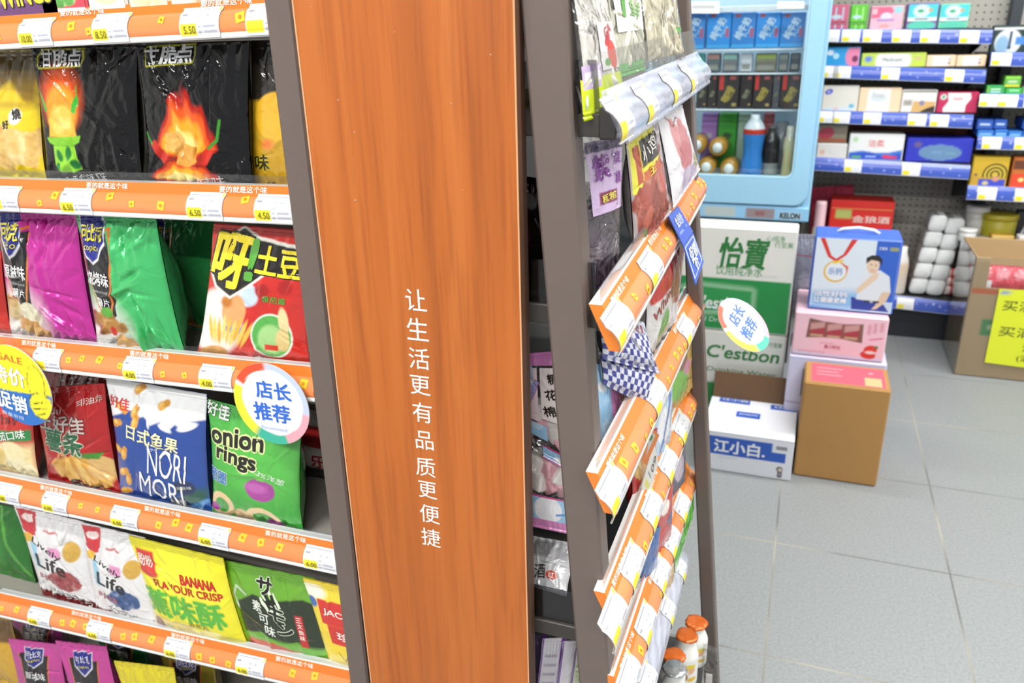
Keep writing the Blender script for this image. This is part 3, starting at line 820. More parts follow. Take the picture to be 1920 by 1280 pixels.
# second row
z2 = zl['third'] + .001
def capico(bg, hi, flav, eng, food, sx=0.0):
    return [('gr', .55, .0, 'f2efe8') if False else ('el', .18, .20, .34, .30, 'f0ece4', 0, .22), ('po', [(.00, .86), (.40, .86), (.40, .80), (.40, .32), (.28, .26), (.05, .62)], '1d1a1e', .008),
            ('li', [(.36, .88), (.44, .90), (.40, .58), (.33, .30)], .022, 'e07a22'), ('li', [(.02, .84), (.06, .58), (.24, .26)], .018, 'e07a22'),
            ('po', [(.04, 1), (.34, 1), (.345, .80), (.27, .69), (.19, .655), (.11, .70), (.05, .80)], 'e9e7ee', .008), ('po', [(.055, 1), (.325, 1), (.33, .81), (.26, .705), (.19, .675), (.12, .715), (.065, .81)], '2a2f8e', .008),
            ('t', '可比克', .19, .865, .24, .15, 'f0e34a', -3, .03), ('t', 'copico', .19, .765, .19, .075, 'f0e34a', -3, .01),
            ('t', flav, .215, .565, .31, .13, 'f3f3f3', -3, .03), ('t', eng, .24, .475, .22, .022, 'd0d0d0', -3, 0), ('t', '薯片', .25, .405, .16, .085, 'f3f3f3', -3, .02)] + food
pot = [('el', .14, .25, .12, .11, 'e6cf9a', 10), ('el', .34, .23, .14, .13, 'ece6c8', 0), ('el', .10, .33, .08, .07, 'd9b878', 0), ('po', [(.12, .14), (.22, .22), (.42, .17), (.58, .03), (.40, .05), (.24, .08)], 'd9a45c', .012), ('po', [(.2, .12), (.34, .16), (.5, .05), (.32, .06)], 'e8bf7c', .012)]
bbq = [('nz', .20, .26, .20, .12, ('5a3a1c', 'a8702c', 'd8a860'), 13), ('el', .27, .335, .08, .05, '5cae34', 0), ('nz', .34, .24, .14, .08, ('8a5a24', 'c89048', 'e0b878'), 12), ('el', .30, .20, .035, .05, 'd83a2c', 0), ('po', [(.22, .10), (.36, .18), (.52, .14), (.72, .02), (.5, .03), (.30, .06)], 'd7a55e', .012)]
bag('snack_bag', 'red bag sliver at the left edge of the second row', Qp((-90, 480), (2, 470), (24, 632), (-62, 632), FY, z2), .06, 'c02a22', [R(0, .0, 1, .3, 'd83a2c', .1)], 21, n=50, mat='foil')
bag('chip_bag', 'magenta potato chip bag with yellow potatoes and original flavour lettering', Qp((-8, 398), (142, 392), (186, 650), (22, 640), FY, z2), .085, 'c62c9a', capico('b', 'm', '原滋味', 'ORIGINAL FLAVOR', pot), 22, 'foil', n=140, wr=2.2, group='shield logo chip bags')
bag('chip_bag', 'green potato chip bag standing in front with barbecue lettering', Qp((142, 396), (290, 398), (352, 672), (182, 648), FY - .005, z2), .095, '45bd6c', capico('g', 'l', '烧烤味', 'BARBECUE FLAVOR', bbq), 23, 'foil', n=160, wr=2.4, group='shield logo chip bags')
bag('chip_bag', 'dark green potato chip bag tucked behind the front barbecue bag', Qp((262, 404), (402, 408), (420, 640), (300, 630), BY, z2), .07, '3cac5c', capico('g', 'l', '烧烤味', 'BARBECUE FLAVOR', bbq), 24, 'foil', n=100, wr=1.1, group='shield logo chip bags')
bag('snack_bag', 'red bag behind the red fries bag beside the post', Qp((520, 440), (640, 446), (660, 690), (540, 676), BY, z2), .06, 'a01c1a', [('el', .2, .3, .14, .2, 'd8a060'), R(0, .5, .4, .62, 'e8e0d0')], 25, n=60, mat='foil')
fries = [('el', .11 + .045 * i, .30 - .012 * (i % 3), .020, .12, c, 14 - 5 * i) for i, c in zip(range(9), ['f0c04a', 'f6d468', 'eab43c', 'f8dc7c', 'f0c04a', 'f6d468', 'eab43c', 'f4cc58', 'f0c04a'])]
bag('snack_bag', 'red potato stick bag with a white chef hat and green badge', Qp((402, 418), (578, 432), (585, 708), (366, 682), FY, z2), .06, 'cf2a22',
    [('el', .16, .34, .26, .30, 'f3efe6', 0, .05), ('el', .40, .57, .17, .11, 'c9dcf0', -14, .02), ('el', .30, .60, .12, .10, 'dbe8f6', 0, .02), ('el', .33, .44, .12, .15, 'e7a86c', -8, .02), ('el', .25, .50, .06, .05, 'c87a2c', 0, .03), R(.24, .28, .44, .33, '5c8fd0', .02)] + fries +
    [('el', .16, .11, .14, .07, 'd99a4a', 10, .02), ('el', .70, .29, .19, .20, 'f2f0e4', 0, .01), ('el', .70, .29, .175, .185, '5ab04e', 0, .01), ('el', .70, .27, .12, .13, 'a8d88a', 0, .03), ('el', .81, .40, .045, .12, 'ead9a0', 8), ('el', .80, .27, .06, .10, 'e3cc8c', 0), R(.64, .19, .76, .23, 'd8402c', .01),
     ('po', [(.46, .10), (.60, .15), (.98, .12), (.95, .0), (.55, .02)], 'c42218', .006), ('el', .60, .60, .07, .06, 'b01c18', 0, .02), ('el', .82, .63, .07, .06, 'b01c18', 0, .02),
     ('po', [(.0, .71), (.10, .90), (.34, 1.0), (.51, .94), (1, .89), (1, .70), (.62, .70), (.44, .60), (.28, .52), (.10, .59)], 'f0ebe0', .01), ('po', [(.02, .72), (.12, .88), (.34, .985), (.50, .92), (.98, .87), (1, .72), (.62, .72), (.44, .62), (.28, .54), (.12, .60)], '1c1512', .01),
     ('t', '呀', .24, .775, .36, .42, 'f6df2e', -10, .045, '1c1512', .02), ('t', '!', .47, .79, .07, .32, '58a838', -8, .05), ('t', '土豆', .74, .79, .44, .22, 'f6df2e', -4, .04, '1c1512', .02),
     ('t', '番茄酱', .72, .545, .22, .055, '4ea03a', -4, .02), ('t', '魔性金衣舞', .73, .10, .38, .06, 'f6f2ea', -6, .03), ('t', '任你来炫技!!', .73, .045, .40, .06, 'f4e03a', -6, .03)], 26, n=150, wr=.9)
bag('snack_bag', 'white and orange bag corner at the post in the second row', Qp((556, 470), (660, 480), (670, 700), (566, 690), FY + .06, z2), .05, 'e9e4da', [R(0, 0, 1, .18, 'e8a02c', .05)], 27, n=40)
# third row
z3 = zl['fourth'] + .001
bag('chip_bag', 'tomato flavour chip bag in red and pale yellow at the left edge', Qp((-75, 742), (62, 738), (80, 918), (-40, 895), FY, z3), .07, 'c8302a',
    [R(0, .0, 1, .42, 'f0dca0', .1), ('el', .7, .3, .2, .15, 'f2e2b0'), ('el', .45, .25, .18, .12, 'e8cc7c', 20), ('el', .8, .12, .2, .12, 'f4e8bc', -20), R(.5, .47, .98, .60, '2f8a46', .01), ('t', '茄口味', .74, .54, .36, .10, 'f4f4f0', 6, .02), ('t', 'Chips', .7, .72, .5, .14, '7a1c18', 10, .02)], 31, n=80)
bag('snack_bag', 'dark red bag hidden behind the red potato stick bag', Qp((78, 690), (212, 700), (222, 905), (100, 890), BY, z3), .06, '8a1c1c', [('t', '上好佳', .5, .85, .6, .2, 'b8b0a8', 0, .02)], 32, n=50, mat='foil')
bag('snack_bag', 'red bag with a heap of golden potato sticks', Qp((58, 728), (196, 718), (232, 940), (98, 922), FY, z3), .075, 'b81f22',
    [('nz', .62, .22, .44, .17, ('cc8c34', 'ecb85a', 'f8d88c'), 9)] + [('el', .34 + .085 * i, .24 + .02 * math.sin(i * 2), .035, .17, c, 14) for i, c in enumerate(['e2a848', 'f2c468', 'd99a3c', 'f4cc74', 'e6ac4c'])] + [('el', .86, .28, .17, .13, 'e8bc78', 0), ('po', [(.5, .40), (.92, .42), (.86, .36), (.6, .36)], '4a8f34', .02),
     ('el', .14, .90, .07, .09, 'f0c8b8', 20, .02), ('t', '上好佳', .40, .67, .66, .17, 'ded6cc', -3, .03, '7a1418', .03), ('t', '薯条', .40, .50, .54, .26, '2c6b46', -6, .04, 'e8e0cc', .03), ('t', '非油炸', .82, .87, .30, .07, 'e8dcd4', 8, .01), ('t', 'Oishi', .28, .79, .24, .07, 'e8c8c0', 0, .02), ('t', 'Stick', .62, .055, .5, .10, '2c3a30', -4, .02, 'e8dcc0', .02), R(0, 0, 1, .03, '6a1416', .01)], 33, 'foil', n=140, wr=1.8)
fish = [(.06, .66, 20), (.14, .80, -30), (.34, .95, 40), (.30, .78, 60), (.58, .86, 35), (.05, .45, -20), (.13, .42, 70), (.09, .26, 30), (.15, .20, 80), (.08, .08, 20), (.30, .70, 70)]
fo = []
for fx, fy, fr in fish:
    fo += [('el', fx, fy, .062, .036, 'dfa23a', fr), ('el', fx + .06 * math.cos(math.radians(fr)), fy + .06 * math.sin(math.radians(fr)) / 1.3, .03, .03, 'd4922c', fr), ('el', fx - .01, fy + .006, .035, .016, 'f0c064', fr)]
bag('snack_bag', 'navy and white fish cracker bag with tall white lettering', Qp((199, 706), (388, 738), (404, 990), (233, 962), FY, z3), .08, '27499a',
    [('el', .8, .1, .5, .3, '1f4a96', 0, .2), ('po', [(0, 1), (1, 1), (1, .80), (.88, .78), (.80, .72), (.72, .74), (.66, .69), (.56, .74), (.48, .71), (.40, .76), (.30, .74), (.26, .79), (.12, .74), (.0, .70)], 'f2f2f2', .02), ('el', .84, .735, .10, .035, 'f2f2f2', 20), ('el', .62, .70, .07, .025, 'f2f2f2', -20), ('el', .45, .72, .02, .05, 'f2f2f2', 0)] + fo +
    [('li', [(.60 + .34 * i / 6, .02 + .11 * abs(math.sin(i * 1.3))) for i in range(7)], .02, '8fbfe0', .02), ('el', .86, .16, .16, .07, '2c5a4a', 25, .05), ('li', [(.75, .03), (.98, .14)], .03, '5c9ad0', .03),
     ('t', '好佳', .13, .825, .22, .10, 'd63a34', -4, .03), ('t', '日式鱼果', .48, .60, .56, .135, 'efe9b4', -6, .03), ('t', 'NORI', .62, .41, .40, .28, 'f3f3f3', -7, .01), ('t', 'MORI', .52, .18, .46, .24, 'f3f3f3', -10, .01), ('t', 'クワ', .50, .515, .08, .03, 'f3f3f3', -6, 0),
     ('el', .78, .235, .115, .075, '27365e', 10), ('t', '海苔味', .78, .235, .16, .035, 'd8d8c8', 10, .01), ('el', .68, .075, .105, .075, '1e2f5e', 8), ('t', 'JAPANESE', .68, .09, .16, .04, 'e0e0d4', 8, 0), ('t', 'CRACKERS', .68, .06, .15, .035, 'e0e0d4', 8, 0)], 34, n=150, wr=.9)
oni = [('el', .14, .16, .15, .15, 'eacb9a', 0), ('el', .14, .155, .085, .09, '3d9a3a', 0), ('el', .60, .10, .19, .15, 'eccf9e', 0), ('el', .60, .095, .12, .09, '44a03e', 0), ('el', .36, .10, .09, .08, 'd9b888', 30)]
bag('snack_bag', 'green onion ring bag with a purple onion, under the round sign', Qp((390, 748), (566, 792), (572, 1020), (402, 990), FY, z3), .085, '3fa53c',
    [('el', .6, .6, .5, .4, '58b84a', 0, .3)] + oni + [('el', .61, .385, .16, .12, 'a8479a', 0, .01), ('el', .57, .40, .12, .05, 'bd62ae', 0, .03), ('po', [(.58, .47), (.66, .47), (.70, .56), (.62, .52), (.54, .56)], '6cc050', .01), ('el', .72, .08, .09, .05, 'a04a94', 0), ('el', .05, .12, .06, .05, 'a04a94', 0),
     ('t', '好佳', .12, .94, .24, .14, 'eef2ea', -6, .03, '2a6a34', .03), ('t', 'onion', .34, .765, .60, .16, '1c1a18', 3, .05, 'dfe8a0', .055), ('t', 'rings', .34, .60, .46, .19, '1c1a18', -4, .05, 'dfe8a0', .055), ('t', '8.3%洋葱', .70, .52, .36, .06, 'e8f0e4', -14, .01), ('t', '葱圈', .11, .42, .22, .13, '3f7ab8', -4, .03, 'e6ecee', .03), R(.5, .0, .72, .02, 'a02c20', .01)], 35, n=150, wr=.9)
bag('snack_bag', 'white and red bag deep behind the post in the third row', Qp((540, 762), (668, 782), (682, 1000), (580, 990), BY + .03, z3), .05, 'd9cfc6', [R(0, .5, 1, .8, 'b02a2a', .02), ('t', '乐', .4, .3, .3, .2, 'b02a2a', 0, .04), R(0, 0, 1, .2, '3a3432', .04)], 36, n=50)
# fourth row
z4 = zl['fifth'] + .001
bag('snack_bag', 'dark green bag leaning at the left edge of the fourth row', Qp((-70, 928), (48, 956), (74, 1112), (-40, 1085), FY + .02, z4), .06, '2c7a2a', [('el', .3, .4, .3, .4, '3c9a34', 0, .2), ('li', [(.62, 1), (.70, .5), (.95, .1)], .04, '68b84c', .03)], 41, n=60, mat='foil')
LIFE = lambda c1, c2: [('po', [(.02, .98), (.32, .99), (.30, .80), (.20, .74), (.06, .82)], 'c8323a', .01), ('el', .16, .78, .12, .05, 'c8323a', -10), ('el', .18, .90, .09, .05, 'f0dcd8', 0), ('el', .10, .70, .12, .06, 'e8b83a', 20), R(.44, .56, .62, .66, 'e89ac4', .03), ('po', [(.14, .40), (.14, .66), (.24, .66), (.24, .40)], '9cd0ea', .01), ('el', .80, .66, .16, .12, 'd4a84a', 50, .02),
     R(.40, .80, .62, .82, 'c86a6a', .02), ('nz', .60, .30, .28, .16, c1, 10), R(.0, .0, 1, .10, '7a2428', .03), ('t', 'Lively', .40, .62, .46, .11, '2c2826', -24, .0), ('t', 'Life', .42, .46, .46, .19, '2a2422', -10, .02), ('t', '咔块', .34, .29, .34, .10, 'b06a78', -8, .02), ('t', '黑巧克力' if c2 else '蓝莓口味', .58, .10, .62, .085, 'f0ece8', -10, .03, '3a2428', .02)]
bag('snack_bag', 'white snack bag with red brown berry picture, left of its twin', Qp((26, 946), (156, 978), (196, 1170), (84, 1128), FY, z4), .07, 'e6e4e4', LIFE(('7a2c34', 'a04a4a', 'c88a80'), True), 42, n=110, wr=1.3, group='white life snack bags')
bag('snack_bag', 'white snack bag with dark blue berry picture, right of its twin', Qp((150, 978), (272, 1008), (302, 1200), (186, 1162), FY - .005, z4), .07, 'e8e6e6', LIFE(('22305a', '3f5a8c', 'a0b0cc'), False), 43, n=110, wr=1.3, group='white life snack bags')
bag('snack_bag', 'bright yellow banana crisp bag with red lettering', Qp((241, 1003), (418, 1046), (478, 1238), (300, 1196), FY - .008, z4), .085, 'e9df24',
    [('el', .5, .55, .4, .35, 'f0ea3c', 0, .3), R(.04, .70, .24, .90, 'd43a34', .02), ('el', .14, .70, .12, .04, 'd43a34', 0), ('t', '盼盼', .14, .81, .16, .10, 'f4dcd0', 0, .03), ('nz', .34, .14, .34, .10, ('d8b84a', 'f0e08a', 'f8f0b8'), 9), ('el', .66, .15, .16, .09, 'f2ec9c', 20), ('el', .82, .10, .10, .12, 'e8d83c', 0), ('el', .08, .15, .06, .08, '8a4a34', 0), ('li', [(.02, .235), (.70, .25)], .008, 'a8a890'),
     ('t', 'BANANA', .70, .72, .36, .085, 'd42a24', 0, .03, '8a1c18', .012), ('t', 'FLAVOUR CRISP', .56, .62, .74, .07, 'd42a24', 0, .02, '8a1c18', .012), ('t', '蕉味酥', .46, .42, .86, .25, '5ab43c', 0, .04, 'b8d848', .02), ('t', '香蕉片', .58, .275, .22, .05, '7a6a1c', 0, .01)], 44, n=140, wr=.9)
bag('snack_bag', 'green and black wafer bag with a red strip beside the yellow banana bag', Qp((412, 1048), (590, 1084), (640, 1300), (470, 1250), FY, z4), .07, '6aa62c',
    [('po', [(.08, .30), (.08, .62), (.30, .74), (.55, .72), (.85, .78), (1, .74), (1, .32), (.9, .26), (.7, .34), (.5, .27), (.3, .36)], '23301a', .02), R(0, .20, 1, .30, '6cb03c', .05), ('po', [(.1, .25), (.4, .27), (.9, .18), (1, .05), (.3, .02), (.08, .12)], 'c8523c', .03), ('nz', .72, .10, .28, .09, ('8a3a2c', 'c8644c', 'e09a7c'), 12), R(0, .0, 1, .045, 'e0c43a', .02),
     ('li', [(.10, .55), (.06, .68), (.12, .78), (.22, .72)], .02, 'c8d0c0', .01), ('t', 'サ', .46, .84, .16, .15, '16120e', -6, .05, 'e0ecd0', .03), ('t', 'ー', .50, .70, .03, .10, '16120e', 20, .05, 'e0ecd0', .03), ('t', 'モ', .54, .58, .17, .14, '16120e', -10, .05, 'e0ecd0', .03), ('t', 'ン', .60, .44, .17, .13, '16120e', -10, .05, 'e0ecd0', .03), ('t', '三文鱼', .34, .50, .10, .34, 'e0e4d8', 4, .03) if False else ('t', '素', .34, .64, .11, .11, 'dfe4d8', -8, .03), ('t', '可', .38, .52, .11, .11, 'dfe4d8', -8, .03), ('t', '味', .42, .40, .11, .11, 'dfe4d8', -8, .03),
     R(.74, .30, .82, .62, 'c22c2c', .01), ('t', '三', .78, .58, .055, .05, 'f4e8e0', 0, .02), ('t', '文', .78, .52, .055, .05, 'f4e8e0', 0, .02), ('t', '鱼', .78, .46, .055, .05, 'f4e8e0', 0, .02), ('t', '味', .78, .40, .055, .05, 'f4e8e0', 0, .02), ('t', 'WASABI', .80, .02, .28, .04, '6a5a1c', -6, .01)], 45, n=130, wr=.9)
bag('snack_bag', 'yellow bag with a red name badge half hidden by the post', Qp((568, 1082), (700, 1112), (750, 1350), (628, 1300), FY - .003, z4), .06, 'f0d53a',
    [('el', .40, .18, .40, .26, 'f2dc6a', 0, .02), ('el', .1, .9, .2, .1, 'f6f0d8', 0, .05), ('el', .05, .80, .08, .08, '4a6ab0', 0, .03), R(.14, .62, .95, .84, 'd0342c', .01), R(.22, .44, .95, .62, 'd0342c', .01), ('t', 'JACK\'N', .50, .73, .58, .11, 'f8f0e8', -4, .03), ('t', '珍珍', .56, .53, .42, .13, 'f8f0e8', -4, .03), ('li', [(.3, .36), (.38, .28), (.42, .33)], .012, '4a3a1c'), ('po', [(.10, .22), (.34, .06), (.30, .04), (.12, .16)], 'd04a2c', .02)], 46, n=90)
# bottom row
z5 = zl['bottom'] + .001
def Q5(x0, x1, dx, ytop, Y):
    tl, tr = at(x0, ytop, Y), at(x1, ytop + (x1 - x0) * .12, Y)
    bl = np.array([tl[0] + dx, Y, z5]); br = np.array([tr[0] + dx, Y, z5]); return [tl, tr, br, bl]
cap2 = lambda flav: [('po', [(.22, .84), (.78, .84), (.74, .40), (.5, .30), (.26, .40)], '2a2226', .01), ('li', [(.22, .84), (.26, .40)], .02, 'e07a22'), ('li', [(.78, .84), (.74, .40)], .02, 'e07a22'), ('po', [(.30, .92), (.70, .92), (.68, .76), (.50, .66), (.32, .76)], 'e4e2ec', .01), ('po', [(.32, .91), (.68, .91), (.66, .77), (.50, .68), (.34, .77)], '2a2f8e', .01), ('t', '可比克', .5, .84, .28, .10, 'e8e4f0', 4, .03), ('t', 'copico', .5, .765, .24, .06, 'f0e34a', 4, .01), ('t', flav, .5, .56, .40, .13, 'f3f3f3', 4, .03)]
bag('chip_bag', 'magenta chip bag front left in the bottom row', Q5(16, 112, -.02, 1196, FY - .01), .06, 'cf4a9e', cap2('原滋味'), 51, 'foil', n=90, wr=1.3, group='chip bags in the bottom row')
bag('chip_bag', 'magenta chip bag second from left in the bottom row', Q5(104, 200, .0, 1200, FY - .012), .06, 'cf4a9e', cap2('原滋味'), 52, 'foil', n=90, wr=1.3, group='chip bags in the bottom row')
bag('chip_bag', 'purple chip bag peeking out behind the two magenta bags', Q5(22, 116, -.01, 1160, BY), .06, 'a03a80', cap2('原滋味'), 53, 'foil', n=60, wr=1.2, group='chip bags in the bottom row')
bag('chip_bag', 'shiny green chip bag between magenta and yellow in the bottom row', Q5(138, 218, .01, 1212, FY + .03), .06, '2f9a4e', [('po', [(.0, .9), (.4, .95), (.3, .6), (.1, .5)], '2c3a7a', .02), ('li', [(.3, .9), (.5, .6)], .05, 'a8d8b0', .03)] + cap2('烧烤味'), 54, 'foil', n=80, wr=1.5, group='chip bags in the bottom row')
bag('chip_bag', 'yellow chip bag with a blue shield in the bottom row', Q5(214, 326, .0, 1238, FY - .01), .06, 'e6d42c', [('el', .4, .70, .2, .14, '3a3f9a', 0), ('t', '可', .34, .72, .12, .10, 'f0e34a', 0, .03)], 55, 'foil', n=90, wr=1.3, group='chip bags in the bottom row')
bag('chip_bag', 'dark green chip bag in the shade behind the yellow one', Q5(176, 268, .0, 1176, BY), .06, '1f6a3a', cap2('烧烤味'), 56, 'foil', n=60, group='chip bags in the bottom row')
bag('chip_bag', 'olive chip bag right of the yellow one in the bottom row', Q5(298, 400, .0, 1218, BY - .02), .06, '8a7a2c', cap2('番茄味'), 57, 'foil', n=60, group='chip bags in the bottom row')
bag('chip_bag', 'yellow and brown bag sliver at the left edge of the bottom row', Q5(-70, 20, .0, 1150, FY + .01), .06, 'd8a82c', [R(0, .7, 1, 1, '6a4a1c', .05)], 58, n=50, group='chip bags in the bottom row')
# signs clipped to the rails
def disc_face(mb, c, rx, up, r, bg, ops, n=64, thick=.0012, rim='e8e8e8'):
    c = np.array(c, float); rx = np.array(rx, float); up = np.array(up, float); nn = np.cross(rx, up)
    th = np.linspace(0, 2 * math.pi, 65)[:-1]; rr = np.linspace(0, 1, 26)
    T, RR = np.meshgrid(th, rr)
    U = .5 + .5 * RR * np.cos(T); V = .5 + .5 * RR * np.sin(T)
    fn = lambda u, v: (c + rx * ((np.asarray(u)[..., None] - .5) * 2 * r) + up * ((np.asarray(v)[..., None] - .5) * 2 * r), np.broadcast_to(nn, np.shape(u) + (3,)))
    U = np.concatenate([U, U[:, :1]], 1); V = np.concatenate([V, V[:, :1]], 1)
    mb.grid(fn(U, V)[0], paint(U, V, 1, ops, bg), 0, False)
    ring = fn(U[-1], V[-1])[0]
    mb.grid(np.stack([ring - nn * thick, ring]), lin(rim), 0, False)
    mb.add(ring[:-1] - nn * thick, [list(range(64))[::-1]], lin('f0f0f0'))
    for op in ops:
        if op[0] == 't': put_text(mb, fn, 1, op, 0, 2 * r, False, .0004)
REC = [R(0, 0, 1, 1, 'f6f6f6'), ('po', [(.5, .5), (-.2, .9), (.1, 1.2), (.5, 1.1)], 'e0522e'), ('po', [(.5, .5), (-.2, .86), (-.2, .1), (.2, .0)], 'f4e23a'), ('po', [(.5, .5), (.1, -.1), (.75, -.1)], '3fb49a'), ('po', [(.5, .5), (.72, -.1), (1.1, .1), (1.1, .42)], 'f2a8b4'), ('po', [(.5, .5), (1.1, .42), (1.1, 1.1), (.5, 1.1)], 'c3cfee'), ('el', .52, .52, .40, .40, 'fbfbfb', 0, .008),
       ('t', '店长', .56, .68, .46, .21, '2f6ad0', 0, .035), ('t', '推荐', .50, .40, .48, .22, '2f6ad0', 0, .035), ('t', 'Recommend', .5, .20, .34, .045, '9ab4e8', 0, 0)]
c = at(508, 758, .698); e = empty('round_sign', c - np.array([0, 0, .05]), 'round white manager recommends sign clipped above the green onion bag', 'sign')
rs = np.linalg.norm(at(576, 758, .698) - at(441, 758, .698)) / 2
mb = MB(); disc_face(mb, c, (1, 0, 0.0), (0, 0, 1), rs, 'ffffff', REC, 80); mb.build('sign_face', ['card'], e)
mb = MB(); mb.box(c[0] - .008, c[0] + .008, c[1] + .002, c[1] + .008, c[2] + rs - .02, c[2] + rs + .012, lin('ffffff'), .001); mb.build('clip', ['clear_plastic'], e)
c = at(33, 723, .698); e = empty('round_sign', c - np.array([0, 0, .05]), 'round yellow and blue sale sign with a yellow thumbs up', 'sign')
rs = np.linalg.norm(at(90, 723, .698) - at(-24, 723, .698)) / 2
mb = MB()
disc_face(mb, c, (1, 0, 0), (0, 0, 1), rs, 'f2e624', [R(-.1, -.1, 1.1, .42, '2f72c4'), ('el', .80, .56, .13, .23, '26261c', -12), ('el', .80, .56, .12, .22, 'f4e82a', -12), ('el', .80, .28, .19, .17, '26261c', 20), ('el', .80, .28, .18, .16, 'f4e82a', 20), ('li', [(.68, .30), (.88, .34)], .012, '26261c'), ('li', [(.66, .23), (.86, .26)], .012, '26261c'), ('li', [(.70, .17), (.84, .19)], .012, '26261c'),
       ('t', 'SALE', .50, .84, .36, .085, 'e07a3a', -6, .01), ('t', '特价', .40, .62, .50, .22, 'f8f8f4', -6, .04), ('t', '促销', .34, .28, .46, .22, 'f8f8f4', -8, .04), ('t', '数量有限', .3, .1, .34, .05, 'cfe0f4', -8, .0)], 80)
mb.build('sign_face', ['card'], e)
mb = MB(); mb.box(c[0] - .008, c[0] + .008, c[1] + .002, c[1] + .008, c[2] + rs - .02, c[2] + rs + .012, lin('ffffff'), .001); mb.build('clip', ['clear_plastic'], e)

# ------------------------------------------------------------------ right shelf: boards, rails, tags
RR = [('topmost clear', (1176, 271), .655, (1330, 157), 1.19, 'c'), ('upper', (1166, 660), .655, (1322, 370), 1.19, 'o'), ('middle', (1155, 965), .655, (1318, 590), 1.19, 'o'),
      ('lower middle', (1165, 1180), .672, (1310, 755), 1.19, 'o'), ('lower', (1180, 1330), .69, (1305, 910), 1.19, 'o'), ('lowest clear', (1215, 1335), .745, (1290, 1062), 1.15, 'c')]
RTAG = [[(1172, 225), (1222, 178), (1268, 150), (1300, 135)], [(1170, 620), (1230, 500)], [(1158, 910), (1238, 735), (1293, 632)],
        [(1160, 1135), (1195, 1045), (1232, 935), (1262, 850), (1287, 775)], [(1190, 1240), (1222, 1120), (1250, 1035), (1270, 965), (1289, 910)], [(1228, 1240), (1262, 1140), (1283, 1075)]]
rails_r = []
for k, (nm, a, Ya, b, Yb, kind) in enumerate(RR):
    A, B = at(a[0], a[1], Ya), at(b[0], b[1], Yb)
    nrm = np.array([B[1] - A[1], -(B[0] - A[0]), 0]); nrm /= np.linalg.norm(nrm)
    sc = 1.0
    rf = rail_fn(A - nrm * .0205, B - nrm * .0205, nrm, PROF_R, sc); rails_r.append(rf)
    def tpos(px, py):
        w = ray((px, py)); w2 = np.array(rf.p0) + nrm * .02
        t = ((w2 - ORG) @ nrm) / (w @ nrm); return ((ORG + w * t) - np.array(rf.p0)) @ rf.d
    tg = [tpos(*q) for q in RTAG[k]]
    if kind == 'o':
        price_rail('price_rail', rf, 'e8905c', 'e8822e', 'e9e4e0', gon, [rf.L * .10, rf.L * .42, rf.L * .75], 20 + k, tg, fl_h=.016)
    else:
        mb = MB(); t = np.linspace(0, rf.L, 14); T, Vv = np.meshgrid(t, rf.vs)
        mb.grid(rf(T, Vv)[0], lin('ffffff'), 0)
        mb.grid(np.stack([rf(t, np.ones_like(t) * .98)[0] - nrm * .004, rf(t, np.zeros_like(t))[0] - nrm * .004]), lin('ffffff'), 0, False)
        mb.build('clear_rail', ['frosted_rail'], gon)
        mb = MB(); f0 = rf(t, np.ones_like(t))[0]; mb.grid(np.stack([f0, f0 - nrm * .008 + np.array([0, 0, .028])]), lin('ffffff'), 0); mb.build('clear_flange', ['clear_plastic'], gon)
    for j, tc in enumerate(tg):
        price_tag(rf, tc, '%s price tag on the %s rail of the right shelf, counted from the camera' % (['nearest', 'second', 'third', 'fourth', 'fifth'][j], nm), None, w=.058 if kind == 'o' else .05, group='price tags on the right shelf rails', seed=k * 9 + j)
    zb = (A[2] + B[2]) / 2 + .018
    if k == 0: zr = []
    zr.append(zb)
    mb = MB()
    y0, y1 = (.703, .703, .80, .703, .86, .90)[k], 1.185
    xo = lambda y: (A[0] + (B[0] - A[0]) * (y - A[1]) / (B[1] - A[1])) - .024
    zz = lambda y: A[2] + (B[2] - A[2]) * (y - A[1]) / (B[1] - A[1]) + (.018, .018, .0, -.042, .0, .0)[k]
    mb.hexa([(-.40, y0, zz(y0) - .02), (xo(y0), y0, zz(y0) - .02), (xo(y1), y1, zz(y1) - .02), (-.40, y1, zz(y1) - .02), (-.40, y0, zz(y0)), (xo(y0), y0, zz(y0)), (xo(y1), y1, zz(y1)), (-.40, y1, zz(y1))], lin('3a3531'), .001)
    mb.build('shelf_board', ['shelf_dark'], gon)
    # clear end divider standing on the board
    if k in (0, 1, 3):
        mb = MB(); h = .045
        x1 = xo(y0) - .012
        mb.hexa([(-.28, y0 + .004, zz(y0)), (x1, y0 + .004, zz(y0)), (x1, y0 + .006, zz(y0)), (-.28, y0 + .006, zz(y0)), (-.28, y0 + .004, zz(y0) + h), (x1 - .004, y0 + .004, zz(y0) + h), (x1 - .004, y0 + .006, zz(y0) + h), (-.28, y0 + .006, zz(y0) + h)], lin('ffffff'), .0006)
        mb.build('end_divider', ['smoke_plastic'], gon)
    # bracket tying the rail to the board
    mb = MB(); mb.box(xo(y0) - .012, xo(y0) + .004, y0 - .002, y0 + .002, zz(y0) - .022, zz(y0) + .006, lin('2e2b2a'), .0015); mb.build('rail_bracket', ['dark_steel'], gon)
mb = MB(); mb.hexa([(-.40, .70, .0), (-.12, .70, .0), (-.085, 1.15, .0), (-.40, 1.15, .0), (-.40, .70, .185), (-.115, .70, .185), (-.08, 1.15, .185), (-.40, 1.15, .185)], lin('3a3531'), .002)
mb.build('base_shelf', ['shelf_dark'], gon)

